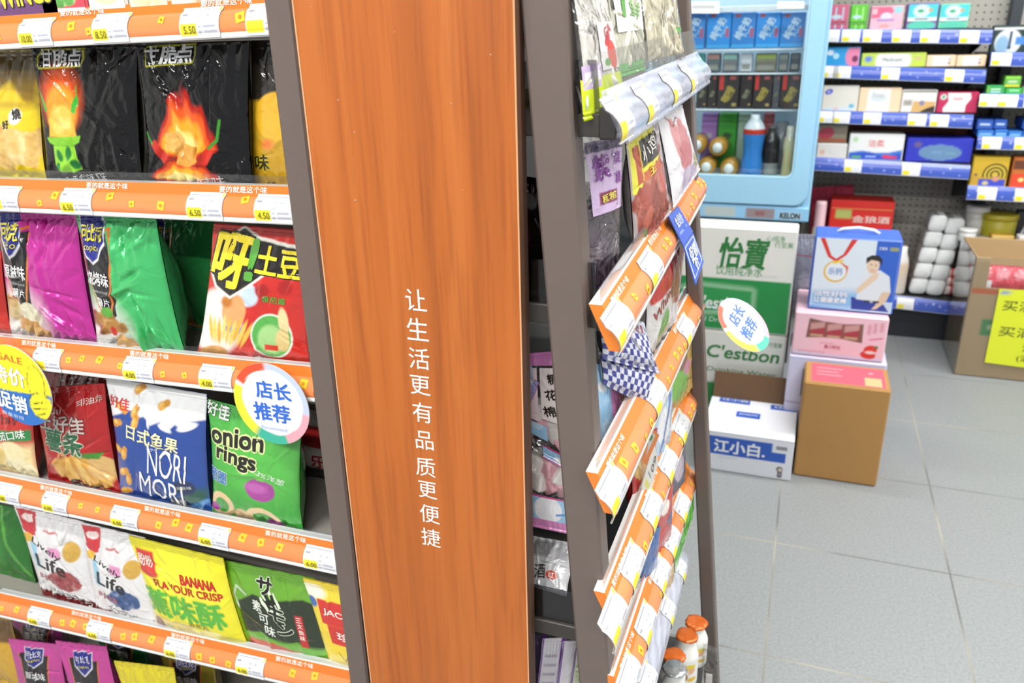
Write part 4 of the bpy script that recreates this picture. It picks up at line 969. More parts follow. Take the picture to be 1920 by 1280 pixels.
# ---- products on the right shelf
GR = 'bags on the right shelf'
def rq(tl, tr, br, bl, Y):
    Ys = Y if isinstance(Y, (list, tuple)) else (Y,) * 4
    return [at(p[0], p[1], y) for p, y in zip((tl, tr, br, bl), Ys)]
def clear_bag(name, label, Q, thick, seed, patches, wr=1.0, contents=None, group=GR):
    """A see-through bag: film, printed patches on it, and what lies inside."""
    fn = bag_fn(Q, thick, seed, wr)
    base = (np.array(Q[2]) + np.array(Q[3])) / 2
    e = empty(name, base, label, 'snack bag', group)
    mb = MB(); n = 50; nv = int(n * fn.asp)
    u, v = np.meshgrid(np.linspace(0, 1, n), np.linspace(0, 1, nv))
    mb.grid(fn(u, v)[0], lin('ffffff'), 0); mb.grid(fn.back(u, v), lin('ffffff'), 0, flip=True)
    mb.build('clear_film', ['bag_film'], e)
    if patches:
        for (u0, v0, u1, v1, bg, ops) in patches:
            mb = MB()
            a, b = np.meshgrid(np.linspace(0, 1, 46), np.linspace(0, 1, 46))
            f = lambda p, q: (fn(u0 + np.asarray(p) * (u1 - u0), v0 + np.asarray(q) * (v1 - v0)))
            asp = (v1 - v0) * fn.H / ((u1 - u0) * fn.W)
            P, N_ = f(a, b); mb.grid(P + N_ * .0006, paint(a, b, asp, ops, bg), 0)
            for op in ops:
                if op[0] == 't':
                    f2 = lambda p, q: (f(p, q)[0] + f(p, q)[1] * .0006, f(p, q)[1])
                    put_text(mb, f2, asp, op, 0, fn.W * (u1 - u0), True, .0004)
            mb.build('printed_label', ['film'], e)
    if contents:
        bg, ops, k = contents
        f3 = bag_fn([np.array(q) for q in Q], thick * .8, seed + 1, 2.2, seal=(.08, .10))
        mb = MB(); u, v = np.meshgrid(np.linspace(.06, .94, 60), np.linspace(.07, k, int(60 * fn.asp)))
        mb.grid(f3(u, v)[0] * 1.0 - 0.0, paint(u, v, fn.asp, ops, bg), 0); mb.grid(f3.back(u, v), lin(bg), 0, flip=True)
        mb.build('bag_contents', ['paper'], e)
    return e
# tier above the clear rail
clear_bag('clear_bag', 'clear snack bag with a red tomato print and neon yellow base', rq((1062, -60), (1128, -60), (1176, 205), (1092, 228), (.70, .80, .76, .69)), .03, 101,
          [(.45, .30, .95, .62, 'e9e6e6', [('el', .62, .30, .26, .30, 'd83a2c', 20), ('el', .45, .62, .20, .10, 'c02a3a', 30), ('t', 'GA', .5, .82, .4, .2, 'c02a3a', 20, .04), ('el', .3, .15, .15, .08, '4a9a3a', 0)]), (.0, .0, 1, .27, 'd6ea1e', []), (.02, .20, .42, .36, 'c9b4d6', [R(.1, .3, .9, .7, 'e9e0ee')])], 1.0, ('e4e0dd', [('nz', .5, .5, .5, .9, ('c8c2bc', 'e4dfda', 'f6f3ee'), 14)], .92))
clear_bag('clear_bag', 'clear snack bag with a white panel and green characters', rq((1120, -70), (1195, -60), (1214, 130), (1150, 150), (.80, .90, .90, .80)), .03, 102,
          [(.15, .40, .95, .95, 'eceeea', [('t', '巴', .4, .78, .5, .24, '5aa83a', -10, .04), ('t', '1', .25, .40, .1, .22, '5aa83a', -10, .02), ('t', '鲜', .65, .36, .4, .22, '8ac06a', -10, .02)]), (.1, .0, .9, .12, '5ac05a', [])], 1.0, ('dedccc', [('nz', .5, .3, .5, .6, ('c4c2aa', 'e0decb', 'f4f2e6'), 16)], .9))
clear_bag('clear_bag', 'clear bag of beige dried noodles nearest the far post', rq((1180, -70), (1262, -60), (1285, 110), (1212, 130), (.92, 1.03, 1.05, .92)), .035, 103,
          [(.65, .3, .9, .36, '6ab05a', [])], 1.3, ('d6cdb8', [('nz', .5, .5, .6, .9, ('a89e86', 'd8cfb4', 'f0ead6'), 18)], .9))
clear_bag('clear_bag', 'clear bag with teal wave print behind the near post', rq((962, -60), (1040, -60), (1046, 120), (986, 110), .78), .03, 104,
          [(.0, .38, .6, .62, '9fc8c0', [('li', [(0, .2), (.4, .7), (.8, .4), (1, .9)], .2, '2f9a90', .05), ('li', [(0, .6), (.5, .9)], .1, '2f9a90', .05)])], 1.0)
bag('snack_bag', 'flat bag with neon yellow lower edge lying behind the near post', rq((975, 165), (1095, 190), (1090, 228), (975, 214), (.76, .74, .72, .74)), .02, '5c5a3a', [R(0, 0, 1, .22, 'dcec28', .05)], 105, n=40, group=GR)
# tier on the second board
CORN = lambda: [('nz', .5, .25, .5, .6, ('2a1f2c', '5a4a5c', '8a7a84'), 16)]
clear_bag('clear_bag', 'bag of dark purple corn with a pink lilac character label', rq((1070, 262), (1166, 245), (1160, 560), (1090, 598), (.72, .80, .80, .74)), .05, 111,
          [(.22, .58, .98, .97, 'd9bde6', [R(0, .86, 1, 1, '3a2a5a'), ('t', '紫', .36, .64, .46, .40, '8a2fa0', 4, .05), ('t', '菜', .82, .72, .22, .2, '9a4ab0', 4, .03), ('t', '薯', .82, .45, .22, .2, '9a4ab0', 4, .03), R(.22, .13, .78, .30, '8a2a5a', .01), ('t', '粗粮', .5, .215, .44, .14, 'f2df5a', 4, .03)]), (.30, .0, 1, .17, '3d2a5c', [('li', [(.1, .3), (.9, .7)], .06, 'c8bcd8', .02), ('li', [(.2, .15), (.9, .45)], .04, 'c8bcd8', .02)])], 1.6, ('4c3f4e', CORN(), .62))
MEAT = [('nz', .5, .36, .5, .5, ('5a1f16', '9a4030', 'c47a62'), 8), ('el', .35, .22, .16, .10, 'b85a44', 30, .03), ('el', .6, .30, .18, .12, '8a3324', -20, .03), ('el', .3, .42, .14, .14, 'a8493a', 10, .03), ('el', .8, .45, .16, .16, 'b86a5c', 0, .04), ('el', .2, .08, .10, .06, '5c9a5a', 20, .02), ('li', [(.75, .5), (.88, .28)], .04, 'c43a2c', .02)]
bag('snack_bag', 'brown meat snack bag with a yellow zigzag badge', rq((1172, 262), (1232, 222), (1258, 398), (1188, 478), (.82, .92, .92, .83)), .035, 'b0a4a4', MEAT + [('po', [(.02, .52)] + [(.02 + .80 * i / 12, .52 - .03 * (i % 2) + .16 * i / 12) for i in range(13)] + [(.80, .98), (.05, .96)], 'e3dc3a', .01), R(.14, .56, .28, .90, 'b8502c', .01), R(.30, .56, .80, .64, 'c25a2c', .01), R(.30, .68, .82, .92, '2c2824', .01), ('t', '小鸡', .55, .80, .42, .18, 'eeeae0', 8, .02), ('t', '王', .55, .60, .2, .08, 'f0dc5a', 8, .02)], 112, n=90, wr=1.1, group=GR)
bag('snack_bag', 'white pouch with pink sausages and small branch drawing', rq((1232, 222), (1278, 196), (1312, 318), (1262, 392), (.94, 1.03, 1.06, .95)), .03, 'dedbe0', [('el', .45, .62, .16, .30, 'c98a8c', 15, .03), ('el', .70, .58, .16, .30, 'bf7a7e', 10, .03), ('el', .58, .40, .22, .18, 'b8686e', 0, .03), ('li', [(.25, .98), (.42, .82), (.6, .9)], .02, '5a3a3a', .01), ('el', .36, .88, .04, .05, 'c8505a', 0), ('po', [(.3, .02), (.9, .02), (.85, .22), (.3, .3)], 'c3b6cc', .05), ('el', .9, .22, .08, .10, 'a09a5a', 0, .03)], 113, n=70, wr=1.0, group=GR)
bag('snack_bag', 'black snack bag in the shade between panel and near post', rq((978, 330), (1062, 340), (1066, 560), (980, 540), .80), .04, '1c1a1c', [('el', .2, .8, .15, .16, '8a8a8a', 30, .06), ('el', .1, .5, .1, .2, '5c2a4a', 0, .08)], 114, n=60, wr=1.6, group=GR)
# tier on the third board
clear_bag('clear_bag', 'blue and white gingham candy bag beneath the upper rail', rq((1118, 590), (1205, 600), (1236, 700), (1128, 672), (.78, .84, .86, .76)), .04, 121,
          [(.0, .0, 1, .72, 'dfe1ee', [('chk', 0, 0, 1, 1, 14, '3a3f96')]), (.35, .72, 1, .98, 'd6d9e2', [('nz', .5, .5, .5, .3, ('3a4a6a', 'b8c0d0', 'f0f2f4'), 12), ('t', 'Ku', .6, .5, .4, .2, 'a83a4a', 0, .03)])], 1.0, ('b8bac8', [('nz', .5, .6, .5, .4, ('4a5264', 'bcc0cc', 'f0f0f2'), 14)], .95))
bag('snack_bag', 'gingham candy bag lower fold tucked into the middle rail', rq((1122, 660), (1234, 690), (1212, 760), (1130, 720), (.77, .86, .84, .77)), .03, 'dfe1ee', [('chk', 0, 0, 1, 1, 14, '3a3f96')], 122, n=90, wr=.6, group=GR)
bag('snack_bag', 'red and white milk candy bag with green leaf print', rq((1212, 500), (1288, 425), (1268, 600), (1206, 690), (.86, 1.0, .98, .88)), .04, 'ded9d8', [('po', [(.0, .70), (.5, .88), (.75, .60), (.3, .56), (.05, .60)], 'c02a24', .02), ('nz', .85, .72, .3, .5, ('7a2420', 'a84a40', 'd09a90'), 10), ('t', 'White', .36, .50, .5, .11, 'a02a24', 14, .03), ('el', .42, .24, .14, .18, '6aa24a', 0, .04), ('el', .45, .12, .2, .05, 'c8b48a', 10, .04), R(.05, .0, .9, .05, '3a3a4a', .03)], 123, n=90, group=GR)
bag('snack_bag', 'yellow green gummy bag behind the middle rail far end', rq((1250, 650), (1296, 600), (1298, 725), (1252, 785), (1.06, 1.15, 1.15, 1.06)), .03, 'c9a24a', [('el', .4, .35, .35, .30, '7ab83a', 0, .03), ('el', .5, .62, .2, .16, '8a5a44', 0, .03), ('el', .7, .45, .15, .12, 'd88aa8', 0, .03)], 124, n=60, group=GR)
# marshmallows
def marshmallow(e, c, s, mat, rz, rx):
    bm = bmesh.new(); bmesh.ops.create_cube(bm, size=1.0)
    bmesh.ops.bevel(bm, geom=bm.edges[:], offset=.16, segments=3, profile=.6, affect='EDGES')
    rot = Matrix.Rotation(rz, 3, 'Z') @ Matrix.Rotation(rx, 3, 'X')
    V = [np.array(rot @ Vector((v.co.x * s, v.co.y * s, v.co.z * s * 1.1))) + c for v in bm.verts]
    bm.verts.index_update(); F = [[v.index for v in f.verts] for f in bm.faces]
    mb = MB(); mb.add(V, F, lin('ffffff'), 0, True); bm.free()
    return mb.build('marshmallow', [mat], e)
def marsh_bag(label, Q, thick, seed, patches, spots):
    e = clear_bag('marshmallow_bag', label, Q, thick, seed, patches, .8, None, 'marshmallow bags on the right shelf')
    TL, TR, BR, BL = [np.array(q, float) for q in Q]; rg = random.Random(seed)
    n0 = np.cross(TR + BR - TL - BL, TL + TR - BL - BR); n0 /= np.linalg.norm(n0)
    for i, (u, v) in enumerate(spots):
        c = (BL * (1 - u) + BR * u) * (1 - v) + (TL * (1 - u) + TR * u) * v - n0 * .011
        marshmallow(e, c, rg.uniform(.019, .023), 'marsh_pink' if (i * 7 + seed) % 5 < 2 else 'marsh_white', rg.uniform(0, 3), rg.uniform(-.7, .7))
    return e
PK = 'd68ac4'; SK = '9fcdf0'
marsh_bag('pink and blue marshmallow bag with outlined lettering left of the near post', rq((975, 662), (1090, 652), (1104, 905), (984, 835), (.742, .742, .742, .742)), .03, 131,
          [(.0, .88, 1, 1, 'd084c0', []), (.0, .70, .20, .88, '8fc0e4', []), (.04, .36, .27, .86, 'ead6dc', [('t', 'Marshmallow', .48, .52, 2.3, .5, '9cb8ec', 66, .03, 'c8407a', .035)]),
           (.32, .40, .70, .86, 'f1e6e4', [('t', '糖', .60, .82, .52, .42, '2a221e', 14, .04), ('t', '花', .48, .52, .52, .42, '2a221e', 14, .04), ('t', '棉', .38, .2, .56, .44, '2a221e', 14, .04)]),
           (.0, .20, .40, .34, SK, [('el', .5, 1, .35, .3, 'bfe0f6', 0)]), (.30, .0, 1, .14, SK, [('el', .5, .3, .26, .12, 'f2f4f8', 0), R(0, .86, 1, 1, 'd0407a'), R(0, 0, 1, .1, PK)])],
          [(.30, .30), (.48, .26), (.62, .20), (.75, .16), (.52, .40), (.70, .36), (.86, .30), (.44, .50), (.62, .58), (.84, .50), (.92, .62), (.70, .74), (.5, .66), (.2, .40), (.86, .78)])
marsh_bag('second marshmallow bag with pink seam showing right of the near post', rq((1108, 668), (1172, 690), (1180, 800), (1122, 880), (.76, .86, .86, .76)), .035, 132,
          [(.0, .10, .34, .95, SK, [('el', .45, .75, .3, .16, 'f2f4f8', 0), ('el', .5, .3, .3, .2, 'bfe0f6', 0)]), (.34, .0, .62, .80, PK, [('t', 'marshmallow', .5, .5, 1.6, .2, 'b060a8', 76, 0)]), (.0, .0, .34, .12, 'e6a8cc', [])],
          [(.72, .80), (.86, .70), (.75, .58), (.9, .48), (.78, .36), (.62, .9)])
marsh_bag('small marshmallow bag with pink scalloped foot drooping over the board', rq((982, 838), (1080, 860), (1078, 1002), (982, 982), (.745, .745, .738, .738)), .026, 133,
          [(.0, .0, 1, .14, 'dd8fc6', []), (.05, .14, .95, .46, SK, [('el', .5, .45, .32, .30, 'f4f5fa', 5), ('li', [(.7, .3), (.95, .4)], .05, '5a9ad8'), R(0, .93, 1, 1, 'd0307a')])],
          [(.2, .80), (.45, .78), (.70, .70), (.28, .58), (.52, .56), (.8, .86), (.78, .55)])
# lower tiers
bag('snack_bag', 'matte silver white pouch with a red oval seal and black characters', rq((975, 1000), (1088, 1020), (1062, 1118), (965, 1090), (.76, .76, .71, .72)), .03, 'b9bbbd', [R(.1, .62, .6, .95, '8a8a8c', .06), R(.68, .6, .9, .85, 'a0a0a4', .06), ('li', [(0, .55), (1, .5)], .01, '77787a'), ('t', '小酒', .35, .30, .42, .22, '3a3436', 10, .02), ('el', .68, .30, .11, .07, 'b8402c', 0), ('t', '缸', .68, .30, .1, .08, 'f0e6e0', 0, .02), ('el', .10, .40, .06, .05, 'b8a85a', 0)], 141, n=80, wr=1.3, group=GR)
def small(label, tl, tr, br, bl, Y, bg, ops, sd, thick=.03, n=44, mat='film', wr=1.2):
    return bag('snack_bag', label, rq(tl, tr, br, bl, Y), thick, bg, ops, sd, mat, n=n, wr=wr, group=GR)
small('red candy bag with gold cup picture under the middle rail', (1182, 860), (1232, 800), (1222, 935), (1185, 975), (.84, .92, .92, .86), 'c2302a', [('nz', .5, .72, .5, .3, ('a8742c', 'd8a85a', 'f0d8a0'), 8)], 142)
small('blue and white candy bag showing between middle and lower middle rails', (1222, 760), (1262, 700), (1258, 830), (1226, 880), (.92, 1.02, 1.02, .94), 'b8cde0', [('el', .4, .5, .3, .3, 'f0f2f6', 0, .05), ('li', [(.2, .2), (.8, .8)], .1, '4a7ac0', .05)], 143)
small('red gift candy bag with a white faced print beneath the lower middle rail', (1228, 930), (1262, 890), (1258, 1010), (1230, 1050), (.92, 1.0, 1.0, .93), 'c23630', [('el', .4, .7, .25, .14, 'f0e6dc', 0, .02), ('el', .7, .45, .2, .12, '3a4a8a', 0, .03)], 144)
small('purple grey sweet bag at the far end under the lower middle rail', (1256, 845), (1285, 810), (1284, 900), (1258, 935), (1.02, 1.1, 1.1, 1.03), '5a5468', [('el', .4, .5, .3, .3, 'c8b8c8', 0, .05)], 145)
small('deep blue snack bag low between the two bottom orange rails', (1205, 1010), (1238, 985), (1228, 1090), (1196, 1130), (.86, .93, .92, .86), '2c5a9e', [R(0, .0, 1, .3, 'd0d4dc', .05)], 146)
small('clear and navy striped sweet bag beside the deep blue snack bag', (1190, 1095), (1218, 1060), (1206, 1170), (1178, 1205), (.84, .9, .9, .84), 'aab4c4', [('li', [(.1, .2), (.9, .6)], .14, '2c3a5c', .06), ('el', .5, .8, .3, .15, 'e8eaee', 0, .06)], 147)
small('lime green snack bag lowest behind the near post', (1160, 1150), (1188, 1120), (1182, 1230), (1162, 1260), (.78, .84, .84, .8), '5ab83c', [('el', .4, .4, .3, .3, 'a8e07a', 0, .06)], 148)
small('long bright green bag hanging beyond the lower rail at the far post', (1262, 1000), (1302, 905), (1300, 955), (1264, 1080), (1.05, 1.17, 1.17, 1.06), '58b02c', [R(0, .0, 1, .25, 'd8ead0', .06)], 149)
small('amber translucent sweet bag under the lower rail far end', (1236, 1085), (1264, 1050), (1262, 1090), (1238, 1130), (.98, 1.04, 1.04, .99), 'c8a878', [('nz', .5, .5, .4, .3, ('a88048', 'd0b080', 'ecdcb8'), 8)], 150)
# purple packets standing between panel and post in the lowest visible tier
for k, (x0, x1, Y, lab) in enumerate([(978, 1016, .735, 'dark purple edged packet closest to the wooden panel'), (1008, 1052, .725, 'white and purple packet with small print, middle of the standing row'), (1046, 1078, .735, 'thin white and purple packet standing right of the middle one'), (1070, 1106, .745, 'pale green printed packet with purple edge behind the near post')]):
    tl, tr = at(x0 + 10, 1192 + 5 * k, Y), at(x1 + 10, 1190 + 5 * k, Y + .02)
    bl, br = at(x0 - 14, 1360, Y - .012), at(x1 - 14, 1360, Y + .008)
    bag('snack_packet', lab, [tl, tr, br, bl], .014, ['4a3a58', 'cfcbd2', 'd4d0d8', 'b9c2a8'][k], [R(.80, 0, 1, 1, '6a2f92', .02), R(0, .0, .06, 1, '6a2f92', .02)] + ([R(.15, .1 * i, .7, .1 * i + .03, 'a8a4b0', .03) for i in range(1, 9)] if k == 1 else []) + ([('nz', .4, .7, .3, .5, ('5a7a3c', 'a8b48a', 'e0e4d4'), 9)] if k == 3 else []), 160 + k, n=40, wr=.7, cat='snack packet', group='purple packets standing in a row')
# milk bottles with foil caps
def milk_bottle(px, py, Y, cap, label, ops_side=0):
    top = at(px, py, Y); zb = .187; h = top[2] - zb
    e = empty('milk_bottle', (top[0], top[1], zb), label, 'bottle', 'white milk bottles with foil caps')
    r = .021
    prof = [(r * .9, 0), (r, .004), (r, h * .55), (r * .98, h * .62), (r * .8, h * .74), (r * .62, h * .84), (r * .60, h * .92), (r * .64, h * .95)]
    mb = MB(); mb.lathe(prof, (top[0], top[1], zb), c=lin('f2f2ee'), seg=32); mb.build('bottle_body', ['milk_white'], e)
    mb = MB(); th = np.linspace(-2.3, -0.2, 24); zz_ = np.linspace(h * .12, h * .58, 24); T, Z = np.meshgrid(th, zz_)
    P = np.stack([top[0] + (r + .0006) * np.cos(T), top[1] + (r + .0006) * np.sin(T), zb + Z], -1); u = (T + 2.3) / 2.1; v = (Z - h * .12) / (h * .46)
    mb.grid(P, paint(u, v, 1.0, [('el', .62, .62, .18, .16, 'e9b48a', 0, .03), ('el', .62, .80, .20, .10, 'e8d03a', 0, .03), ('el', .36, .36, .16, .22, '8a4a2c', 20, .03), ('el', .45, .55, .10, .10, 'f2ece4', 0, .03), ('el', .7, .2, .2, .1, 'e8c03a', 0, .04)], 'f2f2ee'), 0); mb.build('bottle_label', ['card'], e)
    cc = [lin('ffffff')] * 7
    mb = MB(); mb.lathe([(r * .70, h * .93), (r * .86, h * .955), (r * .88, h * .975), (r * .70, h * .992), (r * .40, h * .984), (r * .15, h * 1.0), (0, h * .995)], (top[0], top[1], zb), c=lin('ffffff'), seg=18)
    V = mb.V[0]; rg = random.Random(px)
    V[:54] *= 1.0
    for q in range(18, 72): V[q] += np.array([rg.uniform(-1, 1), rg.uniform(-1, 1), rg.uniform(-1, 1)]) * .0018
    mb.build('foil_cap', [cap], e)
milk_bottle(1306, 1165, 1.10, 'orange_foil', 'milk bottle with orange foil cap farthest back by the far post')
milk_bottle(1288, 1188, 1.05, 'orange_foil', 'milk bottle with orange foil cap, second from the back')
milk_bottle(1263, 1226, 1.00, 'orange_foil', 'milk bottle with orange foil cap, third from the back')
milk_bottle(1265, 1250, .955, 'silver_foil', 'milk bottle with silver foil cap nearest the camera')
clear_bag('clear_bag', 'crumpled clear wrapper standing by the foot of the far post', rq((1318, 1205), (1346, 1215), (1346, 1330), (1310, 1330), 1.08), .02, 171, [(.3, .2, .7, .6, 'd6d0cc', [('el', .5, .6, .2, .2, 'b89a7a', 0, .1)])], 1.5)
# tags hanging from the right rails
def card_tag(name, label, Q, bg, ops, cat='shelf tag', thick=.0008, n=60):
    fn = quad_fn(Q); mb = MB(); n_ = fn(0.5, 0.5)[1]
    q = [np.array(p) for p in Q]
    mb.hexa([q[3] - n_ * thick, q[2] - n_ * thick, q[2], q[3], q[0] - n_ * thick, q[1] - n_ * thick, q[1], q[0]], lin(bg))
    face(mb, Q, bg, ops, n, lift=.0004)
    return tag(mb.build(name, ['card']), label, cat)
YT = .93
card_tag('shelf_tag', 'blue shelf tag clipped over the upper right rail, top half', [at(1253, 405, YT), at(1271, 386, YT + .06), at(1299, 434, YT + .06), at(1281, 461, YT)], '3f5fc0', [('t', '会员价', .5, .66, .6, .22, 'dfe6f6', 0, .02), R(.15, .3, .85, .36, '8fa4e0', .02)])
card_tag('shelf_tag', 'blue hanging tag with white box lettering below the clipped one', [at(1281, 461, YT), at(1299, 436, YT + .06), at(1319, 490, YT + .06), at(1304, 534, YT)], '3f63c6', [R(.06, .1, .94, .94, 'd8e0f4', .01), R(.11, .13, .89, .91, '3f63c6', .01), ('t', '促销', .5, .62, .6, .3, 'eef2fb', 0, .04), ('t', '价', .5, .3, .3, .22, 'eef2fb', 0, .04)])
card_tag('shelf_tag', 'orange bordered tag standing off the middle right rail', [at(1197, 780, .80), at(1236, 815, .86), at(1211, 872, .86), at(1172, 824, .80)], 'ec8430', [R(.14, .12, .86, .9, 'd2d0cc', .01), R(.2, .2, .5, .5, 'e6e4a8', .03), R(.2, .6, .7, .7, 'a0a0a8', .03), ('el', .75, .75, .06, .05, '5a8a3a', 0)])
card_tag('shelf_tag', 'white paper price card reading 60 dangling below the orange bordered tag', [at(1226, 828, .86), at(1234, 868, .88), at(1212, 940, .88), at(1197, 930, .86)], 'eceae4', [('t', '60', .55, .78, .6, .3, '3a3a3c', -90, .0), R(.2, .25, .8, .4, 'e4e080', .05), R(.25, .5, .7, .55, 'a0a0a4', .03)])
# the oval recommend sign at the far end, tilted outwards
c = at(1395, 608, 1.16)
e = empty('round_sign', c - np.array([0, 0, .05]), 'round white manager recommends sign tilted out beyond the far post', 'sign')
up = -(M @ np.array([.76, .65, .0])); up /= np.linalg.norm(up); rx = M @ np.array([.42, -.62, .66]); rx -= up * (rx @ up); rx /= np.linalg.norm(rx)
mb = MB(); disc_face(mb, c, rx, up, .047, 'ffffff', REC, 80); mb.build('sign_face', ['card'], e)
mb = MB(); a0 = at(1322, 572, 1.17); mb.hexa([a0 + np.array(d) for d in ((0, 0, 0), (0, .006, 0), (0, .006, .0008), (0, 0, .0008))] + [c - rx * .006 + up * .03 - np.cross(rx, up) * .0018, c + rx * .006 + up * .03 - np.cross(rx, up) * .0018, c + rx * .006 + up * .03 - np.cross(rx, up) * .001, c - rx * .006 + up * .03 - np.cross(rx, up) * .001], lin('ffffff')); mb.build('clear_arm', ['clear_plastic'], e)

# ------------------------------------------------------------------ the wall shelving behind
WY = 3.35                                   # plane of the rail faces
WB = 3.70                                   # pegboard
wx = lambda px, py: at(px, py, WY)
unitA = empty('wall_shelf', (.3, WB, 0), 'wall shelving bay with blue price rails beside the light blue fridge', 'wall shelf', 'wall shelving bays')
unitB = empty('wall_shelf', (.85, WB, 0), 'wall shelving bay at the right picture edge behind the big carton', 'wall shelf', 'wall shelving bays')
mb = MB(); mb.box(-.9, .655, WB, WB + .02, 0.02, 1.9, lin('b3b1a8')); mb.build('pegboard_panel', ['pegboard'], unitA)
mb = MB(); mb.box(.695, 1.6, WB, WB + .02, 0.02, 1.9, lin('b3b1a8')); mb.build('pegboard_panel', ['pegboard'], unitB)
mb = MB(); mb.box(.655, .695, WB - .05, WB + .02, 0.0, 1.9, lin('3a4048'), .003); mb.build('upright', ['deep_steel'], unitA)
def wall_rail(unit, name, a, b, seed, tags, white=False, group='price tags in the blue wall rails', hpx=26, x1lim=None, side=''):
    A, B = at(a[0], a[1], WY - .011), at(b[0], b[1], WY - .011)
    sc = hpx / 26 * 1.15
    x0, x1 = A[0], B[0]
    z = (A[2] + B[2]) / 2
    rf = rail_fn((x0, WY, A[2]), (x1, WY, B[2]), (0, -1, 0), PROF_W, sc)
    tp = lambda px, py: (at(px, py, WY - .011)[0] - x0)
    tg = [tp(*t) for t in tags]
    price_rail('price_rail', rf, 'f0f2f6' if white else '4660c0', 'f0f2f6' if white else '4a6ad0', 'c3c8e0', unit, (), seed, tg, None if white else '8d9be4', None, v_lip=.06, v_strip=.86, mark=True)
    for j, tc in enumerate(tg):
        price_tag(rf, tc, '%s price tag in the %s' % (['leftmost', 'second', 'third', 'fourth', 'fifth', 'sixth'][j], name), None, w=.062, v0=.06, v1=.93, group=group, seed=seed + j, small=True)
    zs = z + .046 * sc - .004
    mb = MB(); mb.box(x0, x1, WY + .001, WB - .002, zs - .03, zs, lin('20242a'), .002); mb.build('shelf_board', ['shelf_black'], unit)
    for xx in (x0 + .004, x1 - .010):
        mb = MB(); mb.hexa([(xx, WY + .05, zs - .04), (xx + .004, WY + .05, zs - .04), (xx + .004, WB, zs - .10), (xx, WB, zs - .10), (xx, WY + .02, zs - .028), (xx + .004, WY + .02, zs - .028), (xx + .004, WB, zs - .028), (xx, WB, zs - .028)], lin('20242a')); mb.build('shelf_bracket', ['shelf_black'], unit)
    return zs
zA1 = wall_rail(unitA, 'top blue rail beside the fridge', (1500, 79), (1858, 83), 301, [(1557, 70), (1595, 70), (1635, 71), (1690, 71), (1743, 72), (1817, 73)], hpx=23)
zA2 = wall_rail(unitA, 'second blue rail beside the fridge', (1500, 145), (1846, 157), 302, [(1555, 140), (1578, 141), (1669, 142), (1789, 146)], hpx=23)
zA3 = wall_rail(unitA, 'third blue rail beside the fridge', (1490, 229), (1822, 241), 303, [(1548, 221), (1577, 222), (1635, 224), (1719, 227), (1761, 228)], hpx=23)
zA4 = wall_rail(unitA, 'fourth blue rail beside the fridge', (1480, 317), (1816, 337), 304, [(1599, 314), (1708, 320)], hpx=25)
zA5 = wall_rail(unitA, 'lowest blue rail above the black kick plate', (1560, 565), (1781, 590), 305, [(1697, 572)], hpx=25)
zB1 = wall_rail(unitB, 'top blue rail at the right edge', (1855, 124), (2060, 128), 306, [(1877, 114), (1950, 115)], hpx=23)
zB2 = wall_rail(unitB, 'second blue rail at the right edge', (1837, 201), (2040, 205), 307, [(1854, 192), (1889, 193), (1938, 194)], hpx=23)
zB3 = wall_rail(unitB, 'third blue rail at the right edge', (1830, 280), (2030, 285), 308, [(1859, 271), (1920, 273)], hpx=23)
zB4 = wall_rail(unitB, 'fourth blue rail at the right edge', (1811, 374), (2010, 384), 309, [(1850, 366), (1920, 370)], hpx=25)
zB5 = wall_rail(unitB, 'white rail behind the big carton', (1801, 476), (2000, 492), 310, [(1818, 466), (1850, 468), (1882, 470), (1914, 473)], white=True, hpx=23)
mb = MB(); k0 = at(1560, 640, 3.375); mb.box(k0[0], .62, 3.375, 3.39, 0.0, zA5 - .045, lin('20242a'), .002); mb.build('kick_plate', ['shelf_black'], unitA)
mb = MB(); mb.box(.66, 1.6, 3.375, 3.39, 0.0, zA5 - .03, lin('20242a'), .002); mb.build('kick_plate', ['shelf_black'], unitB)

def pbox(name, label, cat, x0, x1, ytop, zs, Y, dep, bg, ops, group=None, b=.003, n=46, mat='card', py=None, side=None):
    """A packet standing on a board at height zs: front face from pixel x0..x1, top at pixel ytop."""
    yb = py if py is not None else ytop + 60
    a, c = at(x0, yb, Y), at(x1, yb, Y); zt = at((x0 + x1) / 2, ytop, Y)[2]
    zs = zs + .0012
    mb = MB(); mb.box(a[0], c[0], Y, Y + dep, zs, zt, lin(side or bg), b)
    q = [(a[0] + b, Y, zt - b), (c[0] - b, Y, zt - b), (c[0] - b, Y, zs + b), (a[0] + b, Y, zs + b)]
    face(mb, q, bg, ops, n)
    o = mb.build(name, [mat]); tag(o, label, cat, group); return o
PY = WY + .012
GW = 'packets on the wall shelves beside the fridge'
def W(*a, **k): return pbox(*a, **k)
STR = lambda c1, c2: [R(.1 + .2 * i, .1, .2 + .2 * i, .9, c, .03) for i, c in enumerate([c1, c2, c1, c2])]
for k, (x0, x1, nm) in enumerate([(1552, 1588, 'pink striped'), (1592, 1624, 'lime green striped')]):
    c1, c2 = (('d86a8a', 'c8d0e4'), ('6ad03a', 'b8ec8a'))[k]
    lo = W('soap_pack', nm + ' soap pack, lower of its stack on the top wall shelf', 'soap pack', x0, x1, 43, zA1, PY + .01, .10, c1, STR(c1, c2) + [R(0, .88, 1, 1, '3a2c2c', .03)], GW, py=55)
    zt = lo.location[2] + max(v.co.z for v in lo.data.vertices)
    W('soap_pack', nm + ' soap pack, upper of its stack on the top wall shelf', 'soap pack', x0 + 1, x1 + 1, 9, zt, PY + .01, .10, c1, STR(c1, c2) + [('el', .4, .3, .3, .12, 'c8e4f0', 0, .05)], GW, py=40)
